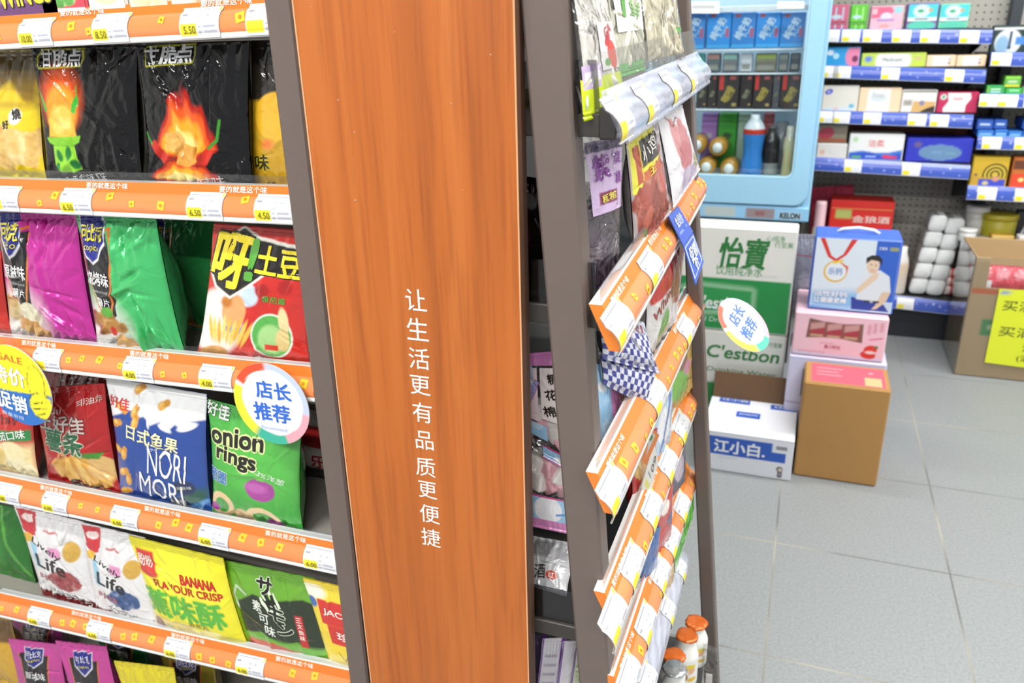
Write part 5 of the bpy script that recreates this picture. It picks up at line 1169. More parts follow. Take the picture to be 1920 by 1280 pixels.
W('pad_pack', 'large pink sanitary pad pack on the top wall shelf', 'pad pack', 1629, 1690, 11, zA1, PY, .09, 'f0bccc', [('po', [(0, 1), (.6, 1), (.75, .8), (.5, .55), (0, .5)], 'f06a8c', .04), R(.02, .68, .18, .92, 'f6c0cc', .03), ('el', .48, .58, .18, .12, 'e4dcf2', 0, .04), R(.2, .36, .75, .46, 'b88cc8', .05), R(.3, .1, .6, .2, 'f09a8a', .05), ('el', .85, .85, .14, .12, '9fd8dc', 0, .05)], GW, py=55)
TEAL = [R(0, .42, 1, 1, '4ed0d6', .02), R(.0, .3, 1, .46, 'e6f2f2', .02), ('el', .45, .72, .28, .22, 'd6f2f0', 0, .06), ('el', .42, .72, .11, .06, '3aa86a', 0, .03), R(.25, .36, .7, .42, '5a6a7a', .04), ('el', .75, .75, .08, .06, 'd0a878', 0, .04), R(0, .26, 1, .30, '2c3a4c', .03), ('el', .5, .12, .5, .16, '5acab0', 0, .05)]
W('pad_pack', 'teal and white pad pack with purple side on the top wall shelf', 'pad pack', 1697, 1755, 6, zA1, PY, .09, '8a5ab8', [R(0, 0, .14, 1, '7a4a8c', .02)] + TEAL, GW, py=55)
W('pad_pack', 'teal and white pad pack, rightmost on the top wall shelf', 'pad pack', 1757, 1813, 7, zA1, PY, .09, '8ad8b0', TEAL, GW, py=55)
W('tissue_pack', 'sky blue tissue pack with a pink flower on the second wall shelf', 'tissue pack', 1546, 1611, 88, zA2, PY, .10, '1fa0e0', [('el', .85, .55, .26, .34, 'f08ab0', 0, .04), ('el', .88, .42, .09, .10, '7a2c5a', 0, .04), ('el', .3, .58, .09, .09, 'b8e4f4', 0, .03), ('el', .12, .75, .10, .08, 'e0ecf8', 0, .03), ('po', [(0, 0), (.5, 0), (.6, .1), (.3, .04)], 'e0f2fa', .03)], GW, py=120)
W('tissue_pack', 'long lime and white handkerchief box with dark script', 'tissue box', 1614, 1735, 99, zA2, PY, .10, 'c6dc5a', [('el', .5, .45, .28, .22, 'f0f2f0', 0, .04), R(.28, .2, .72, .95, 'f0f2f0', .04), ('t', 'Medicaid', .48, .55, .30, .06, '6a7a7a', 0, 0), ('el', .10, .6, .06, .05, '6a8ae0', 0, .02), R(.84, .55, .94, .68, 'e0a8a8', .02), R(.85, .1, .95, .35, 'd0e03a', .02)], GW, py=120)
for k, (x0, x1) in enumerate([(1736, 1791), (1792, 1848)]):
    W('tissue_pack', 'small peach and white tissue pack, %s of a matching pair' % ['left', 'right'][k], 'tissue pack', x0, x1, 103, zA2, PY, .10, 'fad9b4', [R(.2, .0, .8, 1, 'f0f2f0', .04), R(.35, .3, .65, .42, 'd6dcdc', .05), ('el', .8, .65, .06, .05, 'c0b8c0', 0, .03), ('el', .8, .3, .05, .05, 'a88878', 0, .03)], GW, py=120)
W('tissue_pack', 'cream tissue pack with a blue oval logo on the third wall shelf', 'tissue pack', 1540, 1608, 160, zA3, PY, .11, 'ece6da', [('el', .16, .78, .12, .08, '4a50c8', 20, .02), ('el', .16, .78, .05, .03, 'b8c0f0', 0, .02), R(.05, 0, .9, .15, 'd6e8f4', .05), ('el', .85, .22, .08, .06, '6ac0e0', 0, .03), R(.35, .08, .48, .14, 'f0b0a8', .03)], GW, py=195)
W('tissue_pack', 'wide peach and white tissue pack in the middle of the third wall shelf', 'tissue pack', 1609, 1688, 164, zA3, PY, .11, 'fbdcb6', [R(.2, 0, .75, 1, 'f2f2f0', .03), ('t', 'Rose', .46, .72, .28, .12, 'ccd2d6', 0, 0), ('el', .47, .6, .2, .1, 'dde2e4', 0, .06)], GW, py=195)
W('tissue_pack', 'white tissue pack with brown wave on the third wall shelf', 'tissue pack', 1689, 1755, 168, zA3, PY, .11, 'eeeae6', [('po', [(.3, .0), (.35, .5), (1, .48), (1, 0)], 'e0b470', .03), ('el', .9, .0, .45, .16, '3a2a2a', 20, .02), ('el', .6, .42, .08, .08, '8a8ab0', 0, .03), R(.05, .3, .3, .55, 'a8a098', .06), R(0, .93, 1, 1, '6a6a5a', .02)], GW, py=195)
W('tissue_pack', 'crimson and white tissue pack at the right end of the third wall shelf', 'tissue pack', 1757, 1833, 172, zA3, PY, .11, 'c8285a', [('po', [(.22, 1), (.8, 1), (.84, .7), (.72, .35), (.72, 0), (.16, 0), (.14, .2), (.26, .55)], 'f4f2f2', .015), ('el', .12, .78, .08, .08, 'e8ece8', 0, .02), ('el', .12, .78, .04, .05, '4ab07a', 0, .02), R(.38, .62, .62, .75, 'f4b0b4', .03), R(.36, .3, .64, .35, 'd0d0d0', .03)], GW, py=195)
lo = W('tissue_pack', 'plain white tissue pack next to the fridge on the fourth wall shelf', 'tissue pack', 1530, 1587, 269, zA4, PY, .11, 'e6e2de', [R(.1, .3, .25, .6, 'e8b8a4', .05), ('li', [(.4, .4), (.9, .1)], .02, 'd0ccc8', .03)], GW, py=290)
zt = lo.location[2] + max(v.co.z for v in lo.data.vertices)
W('tissue_pack', 'tan tissue pack with crimson flower stacked beside the fridge', 'tissue pack', 1531, 1588, 232, zt, PY + .01, .11, '8f8470', [('el', .3, .5, .28, .22, 'b0344a', 20, .06), R(0, .0, 1, .2, 'a0522c', .06)], GW, py=255)
W('tissue_pack', 'white tissue pack with blue wave and red banner on the fourth wall shelf', 'tissue pack', 1590, 1693, 251, zA4, PY, .11, 'f0f0ee', [('po', [(0, 0), (0, .28), (.25, .36), (.5, .28), (.75, .30), (1, .42), (1, 0)], '3a78d8', .02), ('po', [(0, 0), (0, .2), (.4, .3), (.7, .1), (1, .3), (1, 0)], '2c4fc4', .03), R(.06, .06, .24, .14, '6ac050', .02), R(.32, .10, .52, .16, 'a8c4f0', .02), ('po', [(.62, .10), (.66, .2), (.92, .16), (.90, .05)], 'e8344a', .01), ('t', '洁柔', .5, .66, .3, .14, 'f09a9a', 0, .03), ('el', .1, .8, .05, .05, 'b8dca8', 0, .02)], GW, py=285)
W('tissue_box', 'royal blue tissue box with a pale oval opening', 'tissue box', 1697, 1821, 259, zA4, PY, .12, '2c36c0', [('el', .52, .40, .335, .135, '6f8ec8', 0, .006), ('el', .52, .40, .325, .125, '6a90b8', 0, .006), R(.4, .38, .55, .43, '8fb0d0', .02), R(.62, .37, .76, .41, '7ab8a8', .02), ('el', .16, .74, .06, .05, '6a5a8c', 0, .03)], GW, py=295)
mb = MB(); a, c = at(1592, 240, WB - .06), at(1818, 240, WB - .06); mb.box(a[0], c[0], WB - .12, WB - .02, zA4 + .001, zA4 + .16, lin('8a3f24'), .004); tag(mb.build('carton', ['card']), 'long rust red carton at the back of the fourth wall shelf', 'carton')
# items of the lower floor shelf: gift bags, bottle, red box, white pack, toilet rolls
mb = MB(); a, c = at(1556, 400, 3.42), at(1676, 400, 3.42); zt = at(1615, 376, 3.42)[2]; zb = zA5 + .001
mb.box(a[0], c[0], 3.42, 3.54, zb, zt, lin('dc2a22'), .003)
face(mb, [(a[0] + .003, 3.42, zt - .003), (c[0] - .003, 3.42, zt - .003), (c[0] - .003, 3.42, zb + .003), (a[0] + .003, 3.42, zb + .003)], 'dc2a22', [R(0, .905, 1, .915, 'e88a4a', .006), R(.08, .80, .34, .90, 'b8c06a', .03), ('t', '金狼酒', .66, .80, .60, .12, 'f6d8d0', 0, .03, None)], 60)
tag(mb.build('gift_box', ['card']), 'tall red gift box with white characters behind the blue carry box', 'gift box')
bag('gift_bag', 'crimson gift bag with flared top behind the red gift box', [at(1522, 352, 3.60), at(1600, 345, 3.60), at(1612, 470, 3.60), at(1512, 470, 3.60)], .08, 'c82a52', [('po', [(.5, 1), (.56, .8), (.62, 1)], 'a81f44', .02)], 401, 'paper', cat='gift bag', n=50, wr=.6)
mb = MB(); p = at(1541, 377, 3.39); h = p[2] - zb
mb.lathe([(.026, 0), (.027, .01), (.027, h * .60), (.024, h * .70), (.021, h * .72), (.021, h * .97), (.019, h)], (p[0], p[1], zb), cols=[lin('e8dccb')] * 4 + [lin('f2c8d2')] * 3, seg=20); tag(mb.build('lotion_bottle', ['card']), 'white bottle with pink cap beside the red gift box', 'bottle')
bag('plastic_bag', 'grey crumpled plastic bag between the water cartons and the blue carry box', [at(1490, 438, 2.52), at(1528, 440, 2.52), at(1526, 580, 2.52), at(1486, 580, 2.52)], .07, '9d9fae', [('li', [(0, .74), (1, .72)], .05, 'b8485a', .03), ('el', .5, .4, .3, .4, 'b8bac6', 0, .2)], 402, 'film', cat='plastic bag', n=50, wr=2.0)
mb = MB(); p = at(1692, 462, 3.40); h = p[2] - zA5
mb.lathe([(.032, 0), (.034, .01), (.034, h * .62), (.030, h * .74), (.022, h * .86), (.020, h)], (p[0], p[1], zA5 + .001), cols=[lin('e4ded6')] * 2 + [lin('e0c8ae'), lin('f0eeea'), lin('f0eeea'), lin('f0eeea')], seg=20); tag(mb.build('milk_jug', ['card']), 'white bottle right of the blue carry box on the lowest wall shelf', 'bottle')
# toilet rolls, a leaning pack of ten
e = empty('toilet_roll_pack', at(1735, 565, 3.40), 'leaning clear pack of white toilet rolls on the lowest wall shelf', 'toilet roll pack')
bl, br = at(1699, 566, 3.39), at(1764, 572, 3.39); bl[2] = br[2] = zA5 + .004
tl = at(1747, 402, 3.43); tr = at(1812, 414, 3.43)
for r_ in range(5):
    for q in range(2):
        u, v = (q + .5) / 2, (r_ + .5) / 5
        p = (bl * (1 - u) + br * u) * (1 - v) + (tl * (1 - u) + tr * u) * v
        w_ = np.linalg.norm(br - bl) / 4 * 1.0; h_ = np.linalg.norm(tl - bl) / 10
        ax = (tl - bl) / np.linalg.norm(tl - bl); rx_ = (br - bl) / np.linalg.norm(br - bl)
        V = []; F = []
        for d_, k_ in ((0.0, .86), (.006, .97), (.012, 1.0), (.10, 1.0), (.106, .95)):
            for t in np.linspace(0, 2 * math.pi, 28, endpoint=False):
                ct, st_ = math.cos(t), math.sin(t); ex = .55
                V.append(p + rx_ * (w_ * k_ * math.copysign(abs(ct) ** ex, ct)) + ax * (h_ * k_ * math.copysign(abs(st_) ** ex, st_)) + np.array([0, d_, 0]))
        for i in range(4):
            for t in range(28): F.append([i * 28 + t, (i + 1) * 28 + t, (i + 1) * 28 + (t + 1) % 28, i * 28 + (t + 1) % 28])
        F.append(list(range(28))); F.append([4 * 28 + t for t in range(28)][::-1])
        mb = MB(); mb.add(V, F, lin('f3f3f1'), 0, True); mb.build('toilet_roll', ['roll_white'], e)
mb = MB(); n0 = np.array([0, -.003, 0])
q = [bl + n0, br + n0, br + np.array([0, .112, 0]), bl + np.array([0, .112, 0]), tl + n0, tr + n0, tr + np.array([0, .112, 0]), tl + np.array([0, .112, 0])]
mb.hexa(q, lin('ffffff'), .008); mb.build('clear_wrap', ['clear_plastic'], e)
for k in range(3):
    x0, x1 = 1770 - k * 2, 1806 - k * 2
    bag('tissue_pack', ['red and white tissue pack, bottom of the stack behind the toilet rolls', 'red and white tissue pack, middle of the stack behind the toilet rolls', 'red and white tissue pack, top of the stack behind the toilet rolls'][k],
        [at(x0 - 4, 0, 3.42) * 0 + np.array([at(x0, 540, 3.42)[0], 3.42, zA5 + .004 + .036 * (k + 1)]), np.array([at(x1, 540, 3.42)[0] + .03, 3.42, zA5 + .004 + .036 * (k + 1)]), np.array([at(x1, 540, 3.42)[0] + .03, 3.42, zA5 + .004 + .036 * k]), np.array([at(x0, 540, 3.42)[0], 3.42, zA5 + .004 + .036 * k])],
        .05, 'd83a2c', [('el', .5, .6, .22, .2, 'f0e4e0', 20, .06), R(.0, .0, .2, 1, 'e8dcd8', .06)], 410 + k, cat='tissue pack', n=30, wr=.8, group='red tissue packs stacked behind the toilet rolls')

# right bay
GB = 'packets on the wall bay at the right edge'
def razor_card(x0, x1, lab, hue):
    W('razor_card', lab, 'razor card', x0, x1, 47, zB1, PY + .02, .03, '22383a', [R(.0, .86, 1, .95, 'e0e4e4', .03), ('el', .48, .4, .40, .42, 'dfe8ea', 0, .04), ('el', .32, .3, .2, .3, '8fb8d8', 0, .08), R(.5, .2, .58, .8, '3c4a68', .02), ('el', .54, .2, .06, .06, '3c4a68', 0, .02), R(.7, .3, 1, .6, hue, .06)], GB, py=90)
razor_card(1856, 1922, 'razor blister card with a white disc on the right wall bay, nearer the upright', '4a8ad8')
razor_card(1925, 1985, 'razor blister card at the picture edge on the right wall bay', '3a6ab0')
lo = W('medicine_box', 'green medicine box at the left end of the second right shelf', 'medicine box', 1848, 1883, 160, zB2, PY, .06, '3aa85a', [R(.2, .5, .8, .7, 'c8ecd0', .05), R(.2, .15, .8, .35, 'b0e0e0', .05), R(0, 0, .1, 1, '8ac83a', .03)], GB, py=175)
lo2 = W('medicine_box', 'green medicine box carrying another box on the second right shelf', 'medicine box', 1884, 1916, 165, zB2, PY, .06, '3ab04a', [R(.2, .55, .85, .85, 'a8f0b8', .05), R(.15, .1, .9, .35, '4ac060', .04)], GB, py=175)
zt = lo2.location[2] + max(v.co.z for v in lo2.data.vertices)
W('medicine_box', 'lime box with yellow foot stacked on the green medicine box', 'medicine box', 1883, 1914, 142, zt, PY, .06, '6ab84a', [R(0, 0, 1, .2, 'e0d83a', .03), R(0, .84, 1, 1, 'a8f04a', .03), R(.2, .35, .8, .65, 'b8d8a8', .06)], GB, py=155)
W('medicine_box', 'pale green box at the picture edge of the second right shelf', 'medicine box', 1917, 1950, 163, zB2, PY, .06, '9ac48a', [R(.2, .3, .8, .7, 'd0e4c8', .06)], GB, py=175)
for k, (x0, x1, yt, nm) in enumerate([(1831, 1862, 244, 'first'), (1863, 1888, 243, 'second'), (1889, 1916, 246, 'third'), (1917, 1945, 243, 'fourth')]):
    lo = W('toothpaste_box', '%s blue toothpaste box from the upright on the third right shelf' % nm, 'toothpaste box', x0, x1, yt, zB3, PY, .14, '2f78d0', [R(.1, .3, .9, .5, 'a8d4f0', .06), R(.0, .0, 1, .15, '3ac0e0', .05)], GB, py=258)
    if k in (0, 1, 3):
        zt = lo.location[2] + max(v.co.z for v in lo.data.vertices)
        W('toothpaste_box', 'dark blue toothpaste box stacked on the %s blue box of the third right shelf' % nm, 'toothpaste box', x0, x1, 224, zt, PY + .005, .14, '2a5ab8', [R(.15, .4, .85, .65, 'b8d0f0', .06)], GB, py=236)
W('coil_box', 'yellow mosquito coil box with black rings on the fourth right shelf', 'coil box', 1820, 1889, 293, zB4, PY, .06, 'd4b02c',
  [('el', .66, .40, .36, .36, '2c2418', 0, .02), ('el', .66, .40, .31, .31, 'e0c43a', 0, .02), ('el', .66, .40, .25, .25, '2c2418', 0, .02), ('el', .66, .40, .20, .20, 'd8bc3a', 0, .02), ('el', .66, .40, .14, .14, '3a3018', 0, .02), ('el', .66, .40, .09, .09, 'd8bc3a', 0, .02), R(0, 0, 1, .30, 'c8a030', .05), R(.22, .0, .98, .24, '3f50c8', .02), ('el', .70, .26, .10, .09, 'd89a7a', 0, .03), ('el', .42, .1, .09, .06, 'd8c890', 0, .03), R(.06, .34, .16, .42, '7a4a5a', .03)], GB, py=330)
W('coil_box', 'orange red box at the picture edge of the fourth right shelf', 'carton', 1895, 1945, 294, zB4, PY, .06, 'c8702c', [R(0, 0, 1, .45, 'e84a2c', .04), ('el', .4, .25, .12, .1, 'f0d88a', 0, .04), R(0, .6, 1, .9, '6a3a24', .08)], GB, py=330)
# lowest right shelf: jars and folded goods
def jar(label, px, ytop, Y, r, c, cap, name='jar'):
    p = at(px, ytop, Y); z = zB5 + .001; h = p[2] - z
    e = empty(name, (p[0], Y, z), label, 'jar', 'jars on the shelf behind the big carton')
    mb = MB(); mb.lathe([(r * .96, 0), (r, .004), (r, h * .72), (r * .86, h * .78)], (p[0], Y, z), c=lin(c), seg=24); mb.build('jar_body', ['card'], e)
    mb = MB(); mb.lathe([(r * 1.04, h * .76), (r * 1.06, h * .78), (r * 1.06, h * .97), (r * .98, h)], (p[0], Y, z), c=lin(cap), seg=24); mb.build('lid', ['card'], e)
jar('white jar with wide lid under the mosquito coil box', 1836, 384, 3.52, .040, 'd8d6d2', 'dedcd8')
jar('small white tub beside the toilet roll pack', 1816, 428, 3.40, .030, 'dcdcda', 'e8e8e6')
jar('mustard yellow tin on the shelf behind the big carton', 1876, 398, 3.50, .062, 'c0b42c', 'b8aa28', 'tin')
for k, (x0, x1, yt, c, lab) in enumerate([(1826, 1858, 446, 'd0cabc', 'cream folded packet at the left of the white rail shelf'), (1856, 1900, 441, 'd8a83c', 'gold packet beneath the mustard yellow tin'), (1868, 1908, 451, '8a6a4a', 'brown packet in front of the gold packet'), (1908, 1945, 444, 'e6e6e8', 'white packet at the picture edge of the white rail shelf')]):
    W('small_packet', lab, 'packet', x0, x1, yt, zB5, PY + .02 * (3 - k), .05, c, [('po', [(0, .6), (1, .8), (1, 1), (0, 1)], 'f0dca0' if k == 1 else 'e4ded2', .05)], GB, py=458, n=24)
W('card_box', 'black upright packet beside the mustard tin', 'packet', 1902, 1950, 396, zB5, PY + .12, .04, '2c2c32', [('po', [(.2, .1), (.34, .1), (.5, .5), (.38, .5)], 'd8dce0', .03)], GB, py=430, n=24)

# ------------------------------------------------------------------ the big carton with red bags
bx0 = at(1788, 690, 3.05)[0]; BYf = 3.02; bzt = at(1805, 480, BYf)[2]; bx1 = 1.10; bzc = at(1860, 540, BYf)[2]; DEP = .30
e = empty('display_carton', ((bx0 + bx1) / 2, BYf + DEP / 2, 0), 'big brown display carton with red bags and a yellow poster', 'carton')
kc = lin('b89c72'); t_ = .006
mb = MB(); mb.box(bx0, bx1, BYf, BYf + t_, .001, bzc, kc, .002); 
face(mb, [(bx0 + .002, BYf, bzc - .002), (bx1 - .002, BYf, bzc - .002), (bx1 - .002, BYf, .004), (bx0 + .002, BYf, .004)], 'b89c72', [R(0, .94, 1, 1, 'c8622c', .004), R(.10, .47, .40, .66, '3f8a4a', .006), ('el', .155, .57, .02, .02, 'a8b88a', 0, .01)], 90)
mb.build('front_panel', ['kraft'], e)
mb = MB(); mb.box(bx0, bx0 + t_, BYf + t_, BYf + DEP, .001, bzt, kc, .002); mb.build('side_panel', ['kraft'], e)
mb = MB(); mb.box(bx1 - t_, bx1, BYf + t_, BYf + DEP, .001, bzt, kc, .002); mb.build('side_panel', ['kraft'], e)
mb = MB(); mb.box(bx0 + t_, bx1 - t_, BYf + DEP - t_, BYf + DEP, .001, bzt, kc, .002); mb.build('back_panel', ['kraft'], e)
mb = MB(); mb.box(bx0, bx0 + .045, BYf, BYf + t_, bzc, bzt, kc, .002); mb.build('corner_strip', ['kraft'], e)
mb = MB(); mb.box(bx0 + t_, bx1 - t_, BYf + t_, BYf + DEP - t_, bzc - .03, bzc - .024, kc); mb.build('inner_tray', ['kraft'], e)
mb = MB(); mb.box(bx0 - .006, bx1, BYf - .006, BYf - .0055, .004, bzt + .002, lin('ffffff')); mb.box(bx0 - .006, bx0 - .0055, BYf - .006, BYf + DEP, .004, bzt + .002, lin('ffffff')); mb.build('clear_wrap', ['clear_plastic'], e)
for k, (px, py, r_, w_) in enumerate([(1848, 498, .052, 'left'), (1884, 503, .045, 'middle'), (1925, 500, .056, 'right')]):
    p = at(px, py, BYf + .07)
    bag('candy_pouch', 'round red clear pouch in the big brown carton, %s of three' % w_, [(p[0] - r_, p[1], bzc + .062), (p[0] + r_, p[1], bzc + .066), (p[0] + r_ * .95, p[1] - .02, bzc - .018), (p[0] - r_ * .95, p[1] - .02, bzc - .018)], .07, 'e2485a', [('el', .45, .6, .25, .2, 'f29aa0', 0, .1), ('el', .5, .3, .3, .15, 'd83a4c', 0, .1)], 420 + k, cat='pouch', n=50, wr=1.4, group='red pouches in the big carton')
p = at(1840, 521, BYf + .03)
bag('candy_pouch', 'small white packet below the left red pouch in the big carton', [(p[0] - .03, p[1], bzc + .018), (p[0] + .035, p[1], bzc + .020), (p[0] + .035, p[1] - .01, bzc - .02), (p[0] - .03, p[1] - .01, bzc - .02)], .02, 'ece8e4', [], 424, cat='pouch', n=24, wr=.6)
pq = [at(1874, 541, BYf - .008), at(2052, 552, BYf - .008), at(2034, 704, BYf - .008), at(1846, 679, BYf - .008)]
for q in pq: q[1] = BYf - .008
mb = MB(); mb.hexa([pq[3] + np.array([0, .0006, 0]), pq[2] + np.array([0, .0006, 0]), pq[2], pq[3], pq[0] + np.array([0, .0006, 0]), pq[1] + np.array([0, .0006, 0]), pq[1], pq[0]], lin('dbe52a'))
HB = '22261c'
face(mb, pq, 'dbe52a', [R(.03, .94, .13, .965, '8a9ac0', .01), ('t', '买满', .24, .79, .34, .13, HB, 0, .0), ('t', '50元送', .70, .78, .4, .12, HB, 0, 0), ('t', '奶粉一包', .62, .63, .5, .11, HB, 0, 0), ('t', '买满30', .36, .45, .56, .13, HB, 0, 0), ('t', '元送', .82, .44, .22, .12, HB, 0, 0), ('t', '洗衣液', .56, .26, .42, .11, HB, 0, 0), ('t', '(满即送)', .52, .11, .42, .10, HB, 0, 0)], 24, lift=.0008)
tag(mb.build('promo_poster', ['card']), 'yellow handwritten promotion poster taped on the big brown carton', 'poster')

# ------------------------------------------------------------------ floor boxes
def carton(name, label, cat, x0, x1, y0, y1, z0, z1, c, ops, bg=None, topops=None, b=.004, n=110, mat='card', group=None, sideops=None):
    mb = MB(); mb.box(x0, x1, y0, y1, z0, z1, lin(c), b)
    face(mb, [(x0 + b, y0, z1 - b), (x1 - b, y0, z1 - b), (x1 - b, y0, z0 + b), (x0 + b, y0, z0 + b)], bg or c, ops, n)
    if topops is not None:
        face(mb, [(x0 + b, y1 - b, z1), (x1 - b, y1 - b, z1), (x1 - b, y0 + b, z1), (x0 + b, y0 + b, z1)], c, topops, n)
    if sideops is not None:
        face(mb, [(x1, y0 + b, z1 - b), (x1, y1 - b, z1 - b), (x1, y1 - b, z0 + b), (x1, y0 + b, z0 + b)], c, sideops, n)
    o = mb.build(name, [mat]); return tag(o, label, cat, group)
CX0, CX1, CY0, CY1, CH = -.41, -.004, 2.36, 2.46, .325
GN = '2a7a3a'; g1 = '1f8a48'
carton('water_carton', 'white and green water carton standing on the floor under its twin', 'carton', CX0, CX1, CY0, CY1, .001, CH, 'dcded8',
       [R(0, 0, 1, .46, '2f8f4a', .006), ('t', 'C\'estbon', .70, .80, .54, .105, GN, 0, .03, None, 0, .15), ('t', 'Purified Drinking Water', .56, .60, .80, .05, GN, 0, .01, None, 0, .15), ('t', '心纯净 行至美', .88, .92, .2, .04, GN, 0, 0)], group='stacked water cartons')
carton('water_carton', 'white and green water carton lying on top of its twin', 'carton', CX0, CX1, CY0, CY1, CH + .002, 2 * CH, 'e4e5df',
       [R(0, 0, 1, .52, '1f8f48', .006), ('po', [(.1, .36), (.3, .46), (.72, .44), (.75, .42), (.75, .12), (.5, .16), (.1, .12)], 'a8d4b0', .05), ('po', [(.1, .34), (.3, .43), (.73, .41), (.73, .15), (.5, .19), (.1, .15)], '2f9a52', .02), ('t', 'C\'estbon', .50, .27, .42, .10, 'e8f2e8', 0, .03, None, 0, .15), ('t', 'Purified Drinking Water', .52, .09, .6, .05, 'd0e8d4', 0, .0, None, 0, .15),
        ('t', '怡寶', .64, .775, .34, .23, GN, 0, .03, None, 0, .12), ('t', '饮用纯净水', .62, .60, .34, .075, '4a9a5a', 0, .0), ('t', '心纯净', .86, .93, .13, .045, '5aa068', 0, 0), ('t', '行至美', .92, .875, .13, .045, '5aa068', 0, 0), R(.5, .555, .9, .57, 'cfd2cc', .01)], topops=[], group='stacked water cartons')
# lilac, pink and blue boxes
b3 = at(1483, 663, 2.28); t3 = at(1491, 583, 2.28); r3 = at(1668, 683, 2.28)[0]
PX, PR, ZP0, ZP1 = b3[0], at(1655, 682, 2.28)[0], b3[2], t3[2]
LIL = 'd8d6f2'
zm = ZP0 / 2
carton('gift_carton', 'lilac gift carton on the floor behind the brown box', 'gift carton', PX - .004, PR + .012, 2.275, 2.50, .001, zm, LIL, [R(.2, .3, .7, .8, '4a4a6a', .02)], group='lilac gift cartons')
carton('gift_carton', 'lilac gift carton directly under the pink strawberry carton', 'gift carton', PX - .004, PR + .012, 2.275, 2.50, zm + .001, ZP0 - .001, LIL, [R(.15, .15, .75, .75, '3a3a4c', .02), R(0, .94, 1, 1, 'c8ccf0', .02)], group='lilac gift cartons')
carton('gift_carton', 'pink strawberry milk gift carton with a window showing red packs', 'gift carton', PX, PR, 2.28, 2.50, ZP0, ZP1, 'f0c6d4',
       [R(0, 0, 1, .06, 'cfd0f0', .01), ('po', [(.13, .42), (.15, .90), (.3, .85), (.55, .82), (.75, .86), (.76, .40), (.45, .48)], '7a5a4c', .01)] +
       [q for i in range(3) for q in ([R(.17 + .19 * i, .46, .335 + .19 * i, .80, 'a83a48', .015), ('po', [(.17 + .19 * i, .78), (.33 + .19 * i, .84), (.33 + .19 * i, .70), (.17 + .19 * i, .62)], 'c89a98', .02), R(.18 + .19 * i, .47, .32 + .19 * i, .52, 'c0b088', .02)])] +
       [('t', '爱小时光', .44, .24, .18, .05, 'b83a4a', 0, .02), R(.3, .31, .45, .33, 'd89aa0', .02), R(.05, .08, .36, .10, 'd890a8', .02), ('el', .86, .26, .075, .055, 'd8342c', 15, .01), ('el', .84, .13, .085, .05, 'd23a30', -5, .01), ('el', .86, .195, .055, .02, 'f2d8d8', 0, .01), ('el', .92, .33, .02, .02, '3a7a3a', 0), R(.80, .62, .84, .86, 'dca0b0', .02), R(.86, .66, .9, .9, 'dca0b0', .02), R(.93, .7, .97, .92, 'dca0b0', .02), ('li', [(.84, .50), (.97, .56)], .02, 'e07a98', .01)], topops=[], mat='card')
UX0, UX1 = at(1513, 583, 2.31)[0], at(1671, 600, 2.31)[0]
UT = at(1600, 446, 2.31)[2]
BLU = '2f62cc'
MAN = [('po', [(.52, .02), (.50, .20), (.90, .12), (.97, .02)], '2c3f9a', .01), ('po', [(.56, .17), (.60, .50), (.66, .58), (.80, .60), (.92, .52), (.96, .30), (.86, .28), (.84, .15)], 'dfe6ee', .01), ('po', [(.86, .30), (.96, .30), (.92, .16), (.82, .05), (.76, .04), (.80, .10)], 'e0c4a8', .01), ('po', [(.54, .30), (.58, .25), (.78, .48), (.80, .56), (.72, .54)], 'e6cdb2', .012), ('el', .71, .655, .075, .10, 'e8cdb4', 0, .01), ('po', [(.625, .68), (.62, .76), (.68, .80), (.76, .80), (.81, .75), (.81, .65), (.78, .72), (.68, .735)], '26221f', .01), R(.68, .55, .76, .60, 'e0c0a4', .01), R(.66, .135, .84, .165, '2a2a34', .008), ('el', .75, .15, .02, .015, 'c8c8cc', 0), R(.675, .665, .70, .675, '3a2a24', .008), R(.73, .66, .755, .67, '3a2a24', .008), R(.69, .595, .73, .602, 'b87a6a', .008)]
ops = [R(0, 0, .72, 1, 'dce8f4', .006), ('po', [(0, 0), (0, .22), (.72, .30), (.72, 0)], '8fc0ec', .12), ('po', [(0, 0), (0, .03), (.5, .0)], '3a7ad0', .03), R(.86, .0, 1, .16, 'c8d8ea', .01), R(.72, .16, 1, 1, BLU, .006),
       ('po', [(.04, 1), (.10, 1), (.20, .76), (.31, .69), (.27, .67), (.16, .74)], 'd8342c', .008), ('po', [(.42, 1), (.49, 1), (.38, .78), (.27, .68), (.24, .70), (.34, .79)], 'd8342c', .008),
       ('el', .27, .54, .145, .145, 'e8b83a', 0, .008), ('el', .275, .545, .125, .125, 'e6eef6', 0, .008), ('po', [(.30, .68), (.42, .62), (.41, .52), (.39, .60)], 'd8502c', .01), ('li', [(.24, .66), (.34, .70)], .03, 'f0d04a', .01)] + MAN + \
      [('t', '乐钙', .27, .545, .17, .09, '8aa4dc', 0, .03), ('t', '活性好钙', .25, .22, .40, .075, 'f4f6fa', 0, .04, '8fb0e0', .03), ('t', '让健康更棒', .25, .13, .40, .075, 'f4f6fa', 0, .04, '8fb0e0', .03), ('t', '艾普乐', .80, .90, .10, .04, 'e8eefa', 0, .02), R(.88, .87, .98, .92, '9aa06a', .01)]
bo = carton('carry_box', 'blue and white carry box with a man in a white shirt, on the pink carton', 'carry box', UX0, UX1, 2.31, 2.435, ZP1 + .002, UT, BLU, ops, 'dce8f4', topops=[], n=150)
e2 = MB(); xm = (UX0 + UX1) / 2
e2.tube([(xm - .055, 2.372, UT + .001), (xm - .04, 2.372, UT + .010), (xm, 2.372, UT + .015), (xm + .04, 2.372, UT + .010), (xm + .055, 2.372, UT + .001)], .0045, lin('d6e2f4'), seg=8)
h = e2.build('carry_handle', ['wire_white'], bo)
